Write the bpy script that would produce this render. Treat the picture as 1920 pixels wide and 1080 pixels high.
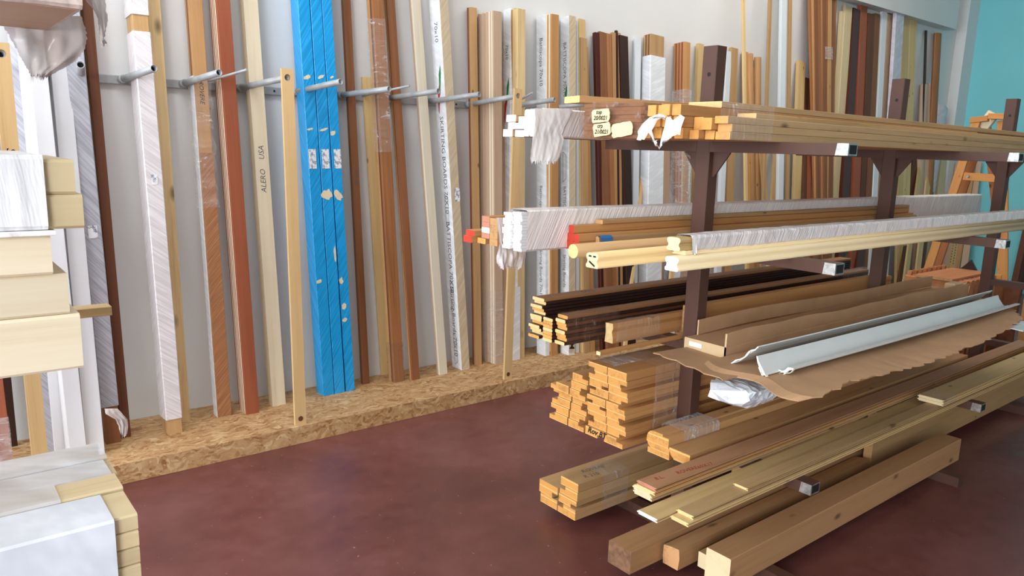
import bpy, bmesh, math, random
from mathutils import Vector, Matrix
from math import sin, cos, tan, radians, pi, atan2, sqrt
random.seed(7)
for o in list(bpy.data.objects): bpy.data.objects.remove(o)
SC = bpy.context.scene
COL = SC.collection

# ------------------------------------------------------------------ camera
FPX, YAW, PITCH, ROLL, CD, CH = 1410.0, radians(39), radians(10.5), radians(1.75), 4.27, 1.6
CF = Vector((sin(YAW)*cos(PITCH), cos(YAW)*cos(PITCH), -sin(PITCH)))
_r = CF.cross(Vector((0, 0, 1))).normalized(); _u = _r.cross(CF)
CR = _r*cos(ROLL)+_u*sin(ROLL); CU = -_r*sin(ROLL)+_u*cos(ROLL)
CC = Vector((0, -CD, CH))
cam = bpy.data.objects.new('camera', bpy.data.cameras.new('camera')); COL.objects.link(cam)
M = Matrix((CR, CU, -CF)).transposed().to_4x4(); M.translation = CC
cam.matrix_world = M
cam.data.sensor_width = 36; cam.data.lens = FPX/1920*36; cam.data.clip_start = .05
SC.camera = cam

# ------------------------------------------------------------------ light and exposure
def world():
    w = bpy.data.worlds.new('world'); SC.world = w; w.use_nodes = True
    b = w.node_tree.nodes['Background']; b.inputs[0].default_value = (.80, .90, 1.0, 1); b.inputs[1].default_value = .32
world()
def area(name, loc, rot, sx, sy, power, col):
    l = bpy.data.lights.new(name, 'AREA'); l.shape = 'RECTANGLE'; l.size = sx; l.size_y = sy; l.energy = power; l.color = col
    o = bpy.data.objects.new(name, l); COL.objects.link(o); o.location = loc; o.rotation_euler = rot; return o
# shop window daylight from the left end of the hall, and the open front door
area('window_daylight', (-4.6, -2.7, 2.4), (0, radians(-90), 0), 3.8, 4.4, 500, (.86, .94, 1.0))
area('door_daylight', (0.2, -9.2, 2.3), (radians(90), 0, 0), 4.5, 3.4, 25, (1.0, .96, .90))
area('corner_fill_light', (-4.3, -6.9, 2.2), (radians(90), 0, radians(-42)), 2.4, 2.8, 340, (.90, .96, 1.0))  # added fill for the left stacks and wall; this corner has no window
wash = area('wall_wash_fill', (0.0, -1.9, 4.5), (radians(38), 0, 0), 3.0, .5, 26, (.96, .98, 1.0)); wash.data.spread = radians(110)  # added wash to brighten the left back wall, not a real fitting
area('ceiling_warm_fill', (5.5, -1.6, 4.5), (0, 0, 0), 4.0, 1.0, 90, (1.0, .93, .84))  # added warm fill over the right half, no actual lamp there
SC.view_settings.view_transform = 'Standard'; SC.view_settings.look = 'None'
SC.view_settings.exposure = -0.08; SC.view_settings.gamma = 1; SC.view_settings.use_curve_mapping = False

# ------------------------------------------------------------------ pixel helpers (photo pixel -> point on a real plane)
def ray(x, y): return CF+CR*((x-960)/FPX)+CU*((540-y)/FPX)
def on(x, y, ax, val):
    r = ray(x, y); t = (val-CC[ax])/r[ax]; return CC+r*t
def onplane(x, y, p0, n):
    r = ray(x, y); t = (p0-CC).dot(n)/r.dot(n); return CC+r*t

# ------------------------------------------------------------------ materials
def lin(c):
    f = lambda v: v/12.92 if v <= .04045 else ((v+.055)/1.055)**2.4
    return tuple(f(v/255) for v in c)+(1,)
MATS = {}
class N:
    def __init__(s, name):
        s.m = bpy.data.materials.new(name); s.m.use_nodes = True; s.t = s.m.node_tree; s.b = s.t.nodes['Principled BSDF']; s.out = s.t.nodes['Material Output']
    def n(s, typ, ins=None, **kw):
        k = s.t.nodes.new(typ)
        for a, v in kw.items(): setattr(k, a, v)
        for a, v in (ins or {}).items():
            if isinstance(v, bpy.types.NodeSocket): s.t.links.new(v, k.inputs[a])
            else: k.inputs[a].default_value = v
        return k
    def l(s, a, b): s.t.links.new(a, b)
    def coord(s, mult=7.0):
        tc = s.n('ShaderNodeTexCoord'); oi = s.n('ShaderNodeObjectInfo')
        ml = s.n('ShaderNodeMath', {0: oi.outputs['Random'], 1: mult*11}, operation='MULTIPLY')
        ad = s.n('ShaderNodeVectorMath', {0: tc.outputs['Object'], 1: ml.outputs[0]}, operation='ADD')
        return ad.outputs[0], tc.outputs['Object'], oi.outputs['Random']
    def ramp(s, fac, stops):
        r = s.n('ShaderNodeValToRGB', {0: fac}); e = r.color_ramp.elements
        while len(e) < len(stops): e.new(.5)
        for i, (p, c) in enumerate(stops): e[i].position = p; e[i].color = c
        return r.outputs[0]
    def bump(s, h, st, dist=.002):
        b = s.n('ShaderNodeBump', {'Height': h, 'Strength': st, 'Distance': dist}); s.l(b.outputs[0], s.b.inputs['Normal'])
def mix(c, d, f): return tuple(a*(1-f)+b*f for a, b in zip(c, d))
def wood(name, c, dk=.28, rough=.55, var=.12, knots=0.0, grain=1.0):
    k = N(name); v, o, rnd = k.coord()
    C = lin(c); D = tuple(x*(1-dk) for x in C[:3]); D = (D[0], D[1]*.93, D[2]*.85, 1)
    mp = k.n('ShaderNodeMapping', {0: v}); mp.inputs['Scale'].default_value = (1.1, 22*grain, 22*grain)
    n1 = k.n('ShaderNodeTexNoise', {'Vector': mp.outputs[0], 'Scale': 1.0, 'Detail': 5.0, 'Roughness': .6, 'Distortion': .6})
    mp2 = k.n('ShaderNodeMapping', {0: v}); mp2.inputs['Scale'].default_value = (5, 180, 180)
    n2 = k.n('ShaderNodeTexNoise', {'Vector': mp2.outputs[0], 'Scale': 1.0, 'Detail': 2.0})
    a = k.n('ShaderNodeMath', {0: n1.outputs[0], 1: n2.outputs[0]}, operation='MULTIPLY_ADD'); a.inputs[1].default_value = 1.0
    s = k.n('ShaderNodeMath', {0: n2.outputs[0], 1: .35, 2: n1.outputs[0]}, operation='MULTIPLY_ADD')
    col = k.ramp(s.outputs[0], [(.45, D), (.62, mix(C, D, .35)), (.8, C)])
    if knots:
        mk = k.n('ShaderNodeMapping', {0: v}); mk.inputs['Scale'].default_value = (4.2, 9, 9)
        vo = k.n('ShaderNodeTexVoronoi', {'Vector': mk.outputs[0], 'Scale': 1.0})
        kf = k.ramp(vo.outputs['Distance'], [(.03*knots+.03, (1, 1, 1, 1)), (.12*knots+.06, (0, 0, 0, 1))])
        mx = k.n('ShaderNodeMix', {0: kf, 6: col, 7: tuple(x*.32 for x in C[:3])+(1,)}, data_type='RGBA'); col = mx.outputs[2]
    hv = k.n('ShaderNodeHueSaturation', {'Color': col})
    mr = k.n('ShaderNodeMapRange', {0: rnd, 3: 1-var, 4: 1+var}); k.l(mr.outputs[0], hv.inputs['Value'])
    k.l(hv.outputs[0], k.b.inputs['Base Color']); k.b.inputs['Roughness'].default_value = rough
    k.b.inputs['Specular IOR Level'].default_value = .3
    k.bump(s.outputs[0], .12, .001)
    MATS[name] = k.m; return k.m
def endgrain(name, c, lam=0.0, dk=.35):
    k = N(name); v, o, rnd = k.coord()
    C = lin(c); D = tuple(x*(1-dk) for x in C[:3])+(1,)
    sp = k.n('ShaderNodeSeparateXYZ', {0: o})
    n1 = k.n('ShaderNodeTexNoise', {'Vector': v, 'Scale': 70.0, 'Detail': 3.0})
    n0 = k.n('ShaderNodeTexNoise', {'Vector': v, 'Scale': 12.0, 'Detail': 1.0})
    ad = k.n('ShaderNodeMath', {0: n1.outputs[0], 1: n0.outputs[0]}, operation='ADD')
    col = k.ramp(ad.outputs[0], [(.6, D), (1.0, C), ])
    if lam:
        md = k.n('ShaderNodeMath', {0: sp.outputs[2], 1: lam}, operation='PINGPONG')
        f = k.ramp(md.outputs[0], [(0, (1, 1, 1, 1)), (.0032, (0, 0, 0, 1))])
        mx = k.n('ShaderNodeMix', {0: f, 6: col, 7: tuple(min(1, x*1.5+.08) for x in C[:3])+(1,)}, data_type='RGBA'); col = mx.outputs[2]
    k.l(col, k.b.inputs['Base Color']); k.b.inputs['Roughness'].default_value = .75
    MATS[name] = k.m; return k.m
def paint(name, c, rough=.6, var=.05, scale=6, bump=.05, metal=0.0, bscale=60):
    k = N(name); v, o, rnd = k.coord()
    n = k.n('ShaderNodeTexNoise', {'Vector': v, 'Scale': scale, 'Detail': 5.0})
    C = lin(c)
    col = k.ramp(n.outputs[0], [(.3, tuple(x*(1-var) for x in C[:3])+(1,)), (.7, tuple(min(1, x*(1+var)) for x in C[:3])+(1,))])
    k.l(col, k.b.inputs['Base Color']); k.b.inputs['Roughness'].default_value = rough; k.b.inputs['Metallic'].default_value = metal
    if bump:
        n2 = k.n('ShaderNodeTexNoise', {'Vector': v, 'Scale': bscale, 'Detail': 3.0}); k.bump(n2.outputs[0], bump, .003)
    MATS[name] = k.m; return k.m
def wrapm(name, c, freq=38, kk=.7, rough=.3, contrast=.25, st=.6, alpha=1.0, ax=(1, 1, 1)):
    """stretch film: taut diagonal folds over whatever is inside"""
    k = N(name); v, o, rnd = k.coord()
    d = k.n('ShaderNodeVectorMath', {0: v, 1: (1, kk, kk)}, operation='DOT_PRODUCT')
    e = k.n('ShaderNodeVectorMath', {0: v, 1: (.06, -1, 1)}, operation='DOT_PRODUCT')
    m1 = k.n('ShaderNodeMath', {0: d.outputs['Value'], 1: freq}, operation='MULTIPLY')
    m2 = k.n('ShaderNodeMath', {0: e.outputs['Value'], 1: 5.0}, operation='MULTIPLY')
    cb = k.n('ShaderNodeCombineXYZ', {0: m1.outputs[0], 1: m2.outputs[0]})
    n = k.n('ShaderNodeTexNoise', {'Vector': cb.outputs[0], 'Scale': 1.0, 'Detail': 3.0, 'Roughness': .65})
    C = lin(c); D = tuple(x*(1-contrast) for x in C[:3])+(1,); L = tuple(min(1, x*1.12+.02) for x in C[:3])+(1,)
    col = k.ramp(n.outputs[0], [(.38, D), (.52, C), (.64, L)])
    k.l(col, k.b.inputs['Base Color']); k.b.inputs['Roughness'].default_value = rough; k.b.inputs['Specular IOR Level'].default_value = .6
    k.bump(n.outputs[0], st, .004)
    if alpha < 1:
        af = k.n('ShaderNodeMapRange', {0: n.outputs[0], 1: .35, 2: .7, 3: alpha-.18, 4: alpha+.25}); k.l(af.outputs[0], k.b.inputs['Alpha'])
    MATS[name] = k.m; return k.m
def clearfilm(name, a=.16, c=(235, 230, 228)):
    k = N(name); v, o, rnd = k.coord()
    d = k.n('ShaderNodeMapping', {0: v}); d.inputs['Scale'].default_value = (30, 9, 9); d.inputs['Rotation'].default_value = (0, 0, .4)
    n = k.n('ShaderNodeTexNoise', {'Vector': d.outputs[0], 'Scale': 1.0, 'Detail': 4.0, 'Roughness': .7, 'Distortion': 1.5})
    k.b.inputs['Base Color'].default_value = lin(c); k.b.inputs['Roughness'].default_value = .12; k.b.inputs['Specular IOR Level'].default_value = .8
    r = k.ramp(n.outputs[0], [(.42, (a*.5,)*3+(1,)), (.6, (a,)*3+(1,)), (.68, (min(1, a*4.2),)*3+(1,))])
    k.l(r, k.b.inputs['Alpha']); k.bump(n.outputs[0], .9, .006)
    MATS[name] = k.m; return k.m
wood('pine', (226, 192, 140), .22, knots=.5); wood('pale', (236, 222, 194), .10, knots=.0); wood('paleknot', (230, 202, 152), .24, knots=1.3)
wood('orange', (198, 146, 92), .22, knots=.25); wood('honey', (196, 150, 102), .25, knots=.2); wood('brown', (142, 92, 60), .35)
wood('redbrown', (152, 84, 58), .2); wood('chestnut', (112, 68, 46), .35); wood('dark', (58, 36, 30), .35, rough=.4); wood('maroon', (84, 38, 30), .3, rough=.3)
wood('mdf', (196, 168, 144), .08); wood('fir', (190, 158, 114), .28, knots=.7); wood('tan', (190, 152, 106), .2, knots=.2); wood('cream', (220, 200, 160), .10)
wood('straw', (216, 186, 132), .16, knots=.3); wood('beech', (222, 170, 110), .15); wood('stick', (220, 184, 132), .15); wood('oak', (168, 112, 70), .4, grain=1.6); wood('whitewood', (232, 222, 200), .08)
wood('slattop', (164, 118, 80), .3); wood('ladderwood', (208, 146, 84), .2, knots=.2); wood('ladderred', (196, 128, 84), .2, knots=.5)
endgrain('end_orange', (226, 164, 88), lam=.0); endgrain('end_lam', (222, 158, 84), lam=.0165); endgrain('end_pale', (238, 214, 170), dk=.15); endgrain('end_white', (250, 248, 240), dk=.06)
endgrain('end_tan', (196, 150, 100)); endgrain('end_dark', (150, 100, 66), dk=.4); endgrain('end_red', (205, 62, 44), dk=.12); endgrain('end_straw', (236, 202, 140), dk=.2); endgrain('end_chip', (214, 160, 110), dk=.6); endgrain('end_pink', (196, 134, 108), dk=.2)
paint('white', (232, 232, 236), .35, .02); paint('whitecool', (222, 228, 234), .35, .02); paint('steel', (84, 54, 43), .55, .08, bump=.12); paint('zinc', (168, 171, 173), .45, .18, scale=14, metal=.15, bump=.1)
paint('bare', (190, 190, 188), .3, .3, scale=60, metal=.8, bump=.4); paint('black', (20, 17, 17), .7); paint('cardboard', (178, 140, 104), .85, .08, scale=9, bump=.1); paint('cardboard_light', (206, 178, 138), .85, .06)
paint('pvc', (214, 216, 214), .35, .03, bump=.02); paint('tape_red', (214, 46, 36), .5, .06); paint('tape_blue', (52, 122, 190), .5, .1); paint('ink', (30, 26, 26), .8, .02, bump=0); paint('inkgrey', (92, 90, 92), .8, .02, bump=0); paint('inkred', (150, 48, 34), .8, .02, bump=0)
paint('green', (30, 130, 70), .5, .05, bump=0); paint('redprint', (205, 40, 50), .5, .05, bump=0); paint('paperprint', (236, 234, 236), .6, .02, bump=0)
paint('foil', (228, 234, 242), .25, .15, scale=30, metal=.35, bump=1.0, bscale=35)
paint('grime', (128, 92, 66), .85, .35, scale=40); wood('beam', (176, 134, 94), .2, knots=.8); wood('pinkish', (188, 142, 106), .22)
endgrain('torn', (232, 214, 182), dk=.2)
wrapm('wrap', (228, 220, 222), 80, -.75, contrast=.13, st=.8); wrapm('wrapwarm', (214, 196, 186), 40, .6, contrast=.18); wrapm('wrapgrey', (186, 186, 196), 62, -1.2, contrast=.22, rough=.2, st=.9); wrapm('wrapwhite', (234, 236, 240), 34, .5, contrast=.06, st=.25); wrapm('pleatnear', (238, 238, 240), 42, .12, contrast=.12, st=.8); wrapm('filmnear', (222, 226, 236), 9, .25, contrast=.07, st=.7)
wrapm('wrapblue', (18, 160, 228), 60, 1.5, rough=.32, contrast=.22, st=.35); wrapm('wraplilac', (206, 200, 212), 14, .8, contrast=.12)
wrapm('wrapbrown', (170, 116, 76), 60, 1.1, contrast=.2); wrapm('wrapbeige', (206, 186, 156), 40, 1.2, contrast=.1, st=.3); wrapm('wrapfoam', (246, 242, 240), 30, .3, contrast=.06, st=.3, alpha=.95)
wrapm('bag', (226, 216, 214), 9, .3, contrast=.12, st=.7, alpha=.82, rough=.25)
wrapm('bagdull', (202, 188, 182), 7, .5, contrast=.12, st=.8, alpha=.86, rough=.25)
wrapm('pleat', (240, 232, 230), 120, -.5, contrast=.2, st=1.0); wrapm('softfilm', (232, 232, 236), 5, 1.2, contrast=.08, st=.5, alpha=.72, rough=.22)
clearfilm('clear', .16); clearfilm('milky', .42); clearfilm('clearbrown', .22, (150, 120, 104))
def osb(name):
    k = N(name); tc = k.n('ShaderNodeTexCoord')
    n0 = k.n('ShaderNodeTexNoise', {'Vector': tc.outputs['Object'], 'Scale': 6.0, 'Detail': 3.0})
    a = k.n('ShaderNodeVectorMath', {0: tc.outputs['Object'], 1: n0.outputs['Color']}, operation='MULTIPLY_ADD'); a.inputs[1].default_value = (1, 1, 1); a.inputs[2].default_value = (0, 0, 0)
    mm = k.n('ShaderNodeVectorMath', {0: n0.outputs['Color'], 1: (.22, .22, .22), 2: tc.outputs['Object']}, operation='MULTIPLY_ADD')
    cols = []
    for i, (rot, sc) in enumerate((((0, 0, .5), (22, 80, 60)), ((0, .2, -.7), (20, 70, 60)))):
        mp = k.n('ShaderNodeMapping', {0: mm.outputs[0]}); mp.inputs['Scale'].default_value = sc; mp.inputs['Rotation'].default_value = rot
        vo = k.n('ShaderNodeTexVoronoi', {'Vector': mp.outputs[0], 'Scale': 1.0}); cols.append(vo.outputs['Color'])
    sp = k.n('ShaderNodeSeparateColor', {0: cols[0]}); sp2 = k.n('ShaderNodeSeparateColor', {0: cols[1]})
    av = k.n('ShaderNodeMath', {0: sp.outputs[0], 1: sp2.outputs[1]}, operation='ADD'); hf = k.n('ShaderNodeMath', {0: av.outputs[0], 1: .5}, operation='MULTIPLY')
    col = k.ramp(hf.outputs[0], [(.1, lin((150, 102, 58))), (.4, lin((184, 142, 96))), (.7, lin((196, 158, 112))), (.95, lin((214, 184, 138)))])
    k.l(col, k.b.inputs['Base Color']); k.b.inputs['Roughness'].default_value = .65; k.bump(hf.outputs[0], .3, .002); MATS[name] = k.m
osb('osb')
def floor_mat():
    k = N('floor'); tc = k.n('ShaderNodeTexCoord'); ob = tc.outputs['Object']
    n = k.n('ShaderNodeTexNoise', {'Vector': ob, 'Scale': 1.3, 'Detail': 8.0, 'Roughness': .62})
    n2 = k.n('ShaderNodeTexNoise', {'Vector': ob, 'Scale': 9.0, 'Detail': 6.0, 'Roughness': .7})
    ad = k.n('ShaderNodeMath', {0: n2.outputs[0], 1: .4, 2: n.outputs[0]}, operation='MULTIPLY_ADD')
    col = k.ramp(ad.outputs[0], [(.5, lin((92, 50, 48))), (.7, lin((110, 62, 57))), (.9, lin((124, 76, 72)))])
    # saw joints with pale dust, 4 mm wide
    sp = k.n('ShaderNodeSeparateXYZ', {0: ob}); fs = []
    for i, v in ((0, 3.585), (1, -3.32)):
        s = k.n('ShaderNodeMath', {0: sp.outputs[i], 1: v}, operation='SUBTRACT'); a = k.n('ShaderNodeMath', {0: s.outputs[0]}, operation='ABSOLUTE')
        nn = k.n('ShaderNodeTexNoise', {'Vector': ob, 'Scale': 25.0, 'Detail': 3.0}); w = k.n('ShaderNodeMath', {0: nn.outputs[0], 1: .011}, operation='MULTIPLY')
        fs.append(k.n('ShaderNodeMath', {0: a.outputs[0], 1: w.outputs[0]}, operation='LESS_THAN').outputs[0])
    mxm = k.n('ShaderNodeMath', {0: fs[0], 1: fs[1]}, operation='MAXIMUM')
    # small pale specks
    vo = k.n('ShaderNodeTexNoise', {'Vector': ob, 'Scale': 55.0, 'Detail': 1.0}); sk = k.ramp(vo.outputs[0], [(.775, (0, 0, 0, 1)), (.8, (.5, .5, .5, 1))])
    mx = k.n('ShaderNodeMix', {0: mxm.outputs[0], 6: col, 7: lin((214, 184, 174))}, data_type='RGBA')
    mx2 = k.n('ShaderNodeMix', {0: sk, 6: mx.outputs[2], 7: lin((190, 160, 150))}, data_type='RGBA')
    k.l(mx2.outputs[2], k.b.inputs['Base Color'])
    rr = k.n('ShaderNodeMapRange', {0: n2.outputs[0], 1: .3, 2: .7, 3: .28, 4: .5}); k.l(rr.outputs[0], k.b.inputs['Roughness'])
    k.bump(n2.outputs[0], .08, .003); MATS['floor'] = k.m
floor_mat()
paint('wall', (224, 224, 223), .8, .03, scale=1.5, bump=.15, bscale=90); paint('turquoise', (130, 214, 222), .8, .04, scale=1.5, bump=.1); paint('ceiling', (225, 225, 222), .9, .02)
def sticker_mat():
    k = N('sticker'); tc = k.n('ShaderNodeTexCoord'); mp = k.n('ShaderNodeMapping', {0: tc.outputs['Object']}); mp.inputs['Scale'].default_value = (400, 120, 120)
    n = k.n('ShaderNodeTexNoise', {'Vector': mp.outputs[0], 'Scale': 1.0, 'Detail': 2.0}); n2 = k.n('ShaderNodeTexNoise', {'Vector': tc.outputs['Object'], 'Scale': 50.0, 'Detail': 0.0})
    ml = k.n('ShaderNodeMath', {0: n.outputs[0], 1: n2.outputs[0]}, operation='MULTIPLY')
    k.l(k.ramp(ml.outputs[0], [(.27, lin((238, 238, 242))), (.33, lin((130, 135, 150)))]), k.b.inputs['Base Color']); k.b.inputs['Roughness'].default_value = .5; MATS['sticker'] = k.m
sticker_mat()
def film_window_mat():
    k = N('glass_panel'); k.b.inputs['Base Color'].default_value = lin((190, 196, 200)); k.b.inputs['Alpha'].default_value = .55; k.b.inputs['Roughness'].default_value = .15; MATS['smoke'] = k.m
film_window_mat()

# ------------------------------------------------------------------ object helpers
def mesh_obj(name, verts, faces, mats, parent=None, mi=None, smooth=False, mw=None):
    me = bpy.data.meshes.new(name); me.from_pydata([tuple(v) for v in verts], [], faces)
    if not isinstance(mats, (list, tuple)): mats = [mats]
    for m in mats: me.materials.append(MATS[m])
    if mi:
        for p, i in zip(me.polygons, mi): p.material_index = i
    if smooth:
        for p in me.polygons: p.use_smooth = True
    me.update()
    o = bpy.data.objects.new(name, me); COL.objects.link(o)
    if parent: o.parent = parent
    if mw is not None: o.matrix_world = mw if not parent else mw
    return o
def tag(o, label=None, cat=None, group=None, kind=None):
    if label: o['label'] = label
    if cat: o['category'] = cat
    if group: o['group'] = group
    if kind: o['kind'] = kind
    return o
def empty(name, mw, label, cat, group=None):
    o = bpy.data.objects.new(name, None); COL.objects.link(o); o.empty_display_size = .1; o.matrix_world = mw
    return tag(o, label, cat, group)
def rect(y0, y1, z0, z1, c=.0012):
    return [(y0+c, z0), (y1-c, z0), (y1, z0+c), (y1, z1-c), (y1-c, z1), (y0+c, z1), (y0, z1-c), (y0, z0+c)]
def prism_data(poly, x0, x1, nseg=1, bend=None):
    """cross-section poly [(y,z)] counter-clockwise seen from +x, extruded along x; faces: sides then 2 ends"""
    n = len(poly); V = []; F = []
    for s in range(nseg+1):
        x = x0+(x1-x0)*s/nseg
        for (y, z) in poly:
            dy, dz = bend(x) if bend else (0, 0)
            V.append((x, y+dy, z+dz))
    for s in range(nseg):
        for i in range(n):
            a = s*n+i; b = s*n+(i+1) % n
            F.append((a, b, b+n, a+n))
    ns = len(F)
    F.append(tuple(reversed(range(n)))); F.append(tuple(nseg*n+i for i in range(n)))
    return V, F, [0]*ns+[1, 1]
def prism(name, poly, x0, x1, mat, end=None, parent=None, mw=None, nseg=1, bend=None, smooth=False):
    V, F, mi = prism_data(poly, x0, x1, nseg, bend)
    o = mesh_obj(name, V, F, [mat, end or mat], parent, mi, False, mw)
    if smooth:
        for p in o.data.polygons[:-2]: p.use_smooth = True
    return o
def box(name, x0, x1, y0, y1, z0, z1, mat, parent=None, end=None, c=.0015):
    """world-aligned box whose object origin is at its lower left back corner"""
    m = Matrix.Translation((x0, y0, z0))
    if parent: m = parent.matrix_world.inverted() @ m
    o = prism(name, rect(0, y1-y0, 0, z1-z0, c), 0, x1-x0, mat, end)
    o.parent = parent
    if parent: o.matrix_parent_inverse = Matrix(); o.matrix_basis = m
    else: o.matrix_world = m
    return o
def child_at(o, parent, mw):
    """give o (built in its own local frame) the world matrix mw under parent"""
    bpy.context.view_layer.update()
    o.parent = parent; o.matrix_parent_inverse = Matrix()
    o.matrix_basis = parent_world(parent).inverted() @ mw
def parent_world(p):
    m = p.matrix_basis.copy()
    while p.parent: p = p.parent; m = p.matrix_basis @ m
    return m
def text_obj(s, size, mat, name='lettering', shear=0.0, weight=0.0):
    cu = bpy.data.curves.new('t', 'FONT'); cu.body = s; cu.size = size; cu.align_x = 'LEFT'; cu.align_y = 'CENTER'; cu.extrude = .0002; cu.shear = shear; cu.offset = weight; cu.resolution_u = 2
    to = bpy.data.objects.new('t', cu); COL.objects.link(to)
    dg = bpy.context.evaluated_depsgraph_get(); me = bpy.data.meshes.new_from_object(to.evaluated_get(dg))
    bpy.data.objects.remove(to); me.materials.clear(); me.materials.append(MATS[mat]); me.name = name
    o = bpy.data.objects.new(name, me); COL.objects.link(o); return o
def basis(d, u, n, p):
    m = Matrix((d, u, n)).transposed().to_4x4(); m.translation = p; return m

# ------------------------------------------------------------------ the hall
def struct(o): o['kind'] = 'structure'; return o
XL, XR, YF, ZC = -5.0, 10.85, -9.6, 4.7
struct(box('floor', XL, XR+.2, YF, .2, -.1, 0, 'floor'))
struct(box('wall_back', XL, XR+.2, .001, .2, 0, ZC, 'wall'))
struct(box('wall_right', XR, XR+.2, YF, 0, 0, ZC, 'turquoise'))
struct(box('ceiling', XL, XR+.2, YF, .2, ZC, ZC+.15, 'ceiling'))
# left end: shop-front piers with a wide opening; front side: wide doorway
for n, a in (('wall_left', (XL-.15, XL, YF, -6.8, 0, ZC)), ('wall_left', (XL-.15, XL, -.3, .2, 0, ZC)), ('wall_left', (XL-.15, XL, -6.8, -.3, 4.3, ZC)),
             ('wall_front', (XL, -2.4, YF-.15, YF, 0, ZC)), ('wall_front', (2.8, XR, YF-.15, YF, 0, ZC)), ('wall_front', (-2.4, 2.8, YF-.15, YF, 4.2, ZC))):
    struct(box(n, *a, 'wall'))
# concrete ledge running high along the wall and the pale corner pier
struct(box('trim_1', 7.0, 10.2, -.14, 0, 3.19, 3.75, 'wall'))
struct(box('trim_2', 10.55, 10.85, -.12, 0, 0, ZC, 'wall'))
# chipboard plinth along the wall
pl = tag(box('platform', -2.0, 9.6, -.59, 0, 0, .1, 'osb'), 'long low chipboard plinth along the foot of the white wall', 'platform')

# ------------------------------------------------------------------ wall rail with pipes
RAILZ = 1.878
for i, (a, b) in enumerate(((-1.2, .62), (.625, 2.46), (2.465, 3.95))):
    r = box('wall_rail', a, b, -.022, 0, 1.856, 1.899, 'zinc', c=.003)
    tag(r, ['galvanised steel rail on the wall at the far left, behind the white boards', 'middle length of galvanised steel wall rail behind the blue boards', 'right length of galvanised steel wall rail ending behind the wrapped skirting packs'][i], 'rail', 'galvanised rails holding the pipe pegs')
    for k in range(int((b-a)/.3)):
        x = a+.15+k*.3
        m = Matrix.Translation((x, -.0225, 1.878))
        V = []; F = []
        for j in range(8): V.append((.006*cos(j*pi/4), -.002, .006*sin(j*pi/4)))
        for j in range(8): V.append((.006*cos(j*pi/4), .001, .006*sin(j*pi/4)))
        F.append(tuple(range(8)))
        for j in range(8): F.append((j, j+8, (j+1) % 8+8, (j+1) % 8))
        s = mesh_obj('bolt', V, F, 'black'); child_at(s, r, m)
def tube(name, p0, p1, r, mat, parent=None, n=16, r2=None, hollow=0.0, endmat=None, label=None):
    p0 = Vector(p0); p1 = Vector(p1); L = (p1-p0).length; X = (p1-p0).normalized()
    Y = (Vector((0, 0, 1)).cross(X) if abs(X.z) < .95 else Vector((0, 1, 0)).cross(X)).normalized(); Z = X.cross(Y)
    r2 = r if r2 is None else r2
    rings = [(0, r), (L, r2)]
    if hollow: rings += [(L, r2-hollow), (L-.03, r2-hollow)]
    V = []; F = []; mi = []
    for (x, q) in rings:
        for j in range(n): V.append((x, q*cos(2*pi*j/n), q*sin(2*pi*j/n)))
    for k in range(len(rings)-1):
        for j in range(n):
            a = k*n+j; b = k*n+(j+1) % n; F.append((a, b, b+n, a+n)); mi.append(0 if k == 0 else 0)
    F.append(tuple(reversed(range(n)))); mi.append(1 if not hollow else 0)
    e = (len(rings)-1)*n; F.append(tuple(e+i for i in range(n))); mi.append(1)
    o = mesh_obj(name, V, F, [mat, endmat or mat], None, mi)
    for p, m_ in zip(o.data.polygons, mi):
        if len(p.vertices) == 4: p.use_smooth = True
    mw = basis(X, Y, Z, p0)
    if parent: child_at(o, parent, mw)
    else: o.matrix_world = mw
    return o
pegs = [(.72, (151, 121), 'behind the hanging plastic at the far left'), (.896, (289, 128), 'over the tall white wrapped pack'), (1.185, (411, 136), 'crossing the taped brown and cardboard pack'), (1.476, (538, 146), 'that carries the stick left of the blue boards'),
        (1.795, (639, 153), 'crossing the three blue boards'), (2.069, (730, 167), 'right of the blue boards'), (2.37, (822, 171), 'crossing the pale strips left of the printed pack'), (2.685, (899, 177), 'ending left of the beige board pack'), (3.0, (970, 180), 'that carries the second hanging stick'), (3.30, (1040, 187), 'in front of the printed skirting pack'), (3.60, (1100, 196), 'running behind the orange topped stack')]
ztip = 1.93
PEGT = []
for i, (bx, tp, wh) in enumerate(pegs):
    t = on(tp[0], tp[1], 1, -.42)
    if i == 10: t = Vector((3.78, -.42, 1.925))
    PEGT.append(t)
    p0 = Vector((bx, -.022, RAILZ+.002))
    o = tube('pipe_peg', p0, t, .0165, 'zinc', hollow=.003, endmat='black')
    tag(o, 'grey steel pipe peg '+wh, 'pipe peg', 'steel pipe pegs standing out from the wall rail')
    f = tube('collar', p0-Vector((0, 0, 0)), p0+(t-p0).normalized()*.03, .021, 'zinc', parent=o)
# far left pipe that carries the first stick
t = on(2, 101, 1, -.43)
o = tube('pipe_peg', (t.x-.05, -.022, RAILZ), t, .0165, 'zinc', hollow=.003, endmat='black'); tag(o, 'grey steel pipe peg at the left edge with a stick hung on it', 'pipe peg', 'steel pipe pegs standing out from the wall rail'); PEG0 = t
for a, b, wh in (((392, 150), (463, 131), 'beside the red-brown boards'), ((700, 166), (768, 161), 'beside the brown boards right of the blue ones'), ((975, 182), (998, 174), 'beside the second hanging stick')):
    p = on(*a, 1, -.12); q = on(*b, 1, -.40)
    o = tube('thin_rod', (p.x-.02, -.022, RAILZ+.01), q, .007, 'zinc'); tag(o, 'thin grey steel rod reaching out '+wh, 'rod', 'thin rods on the wall rail')
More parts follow.
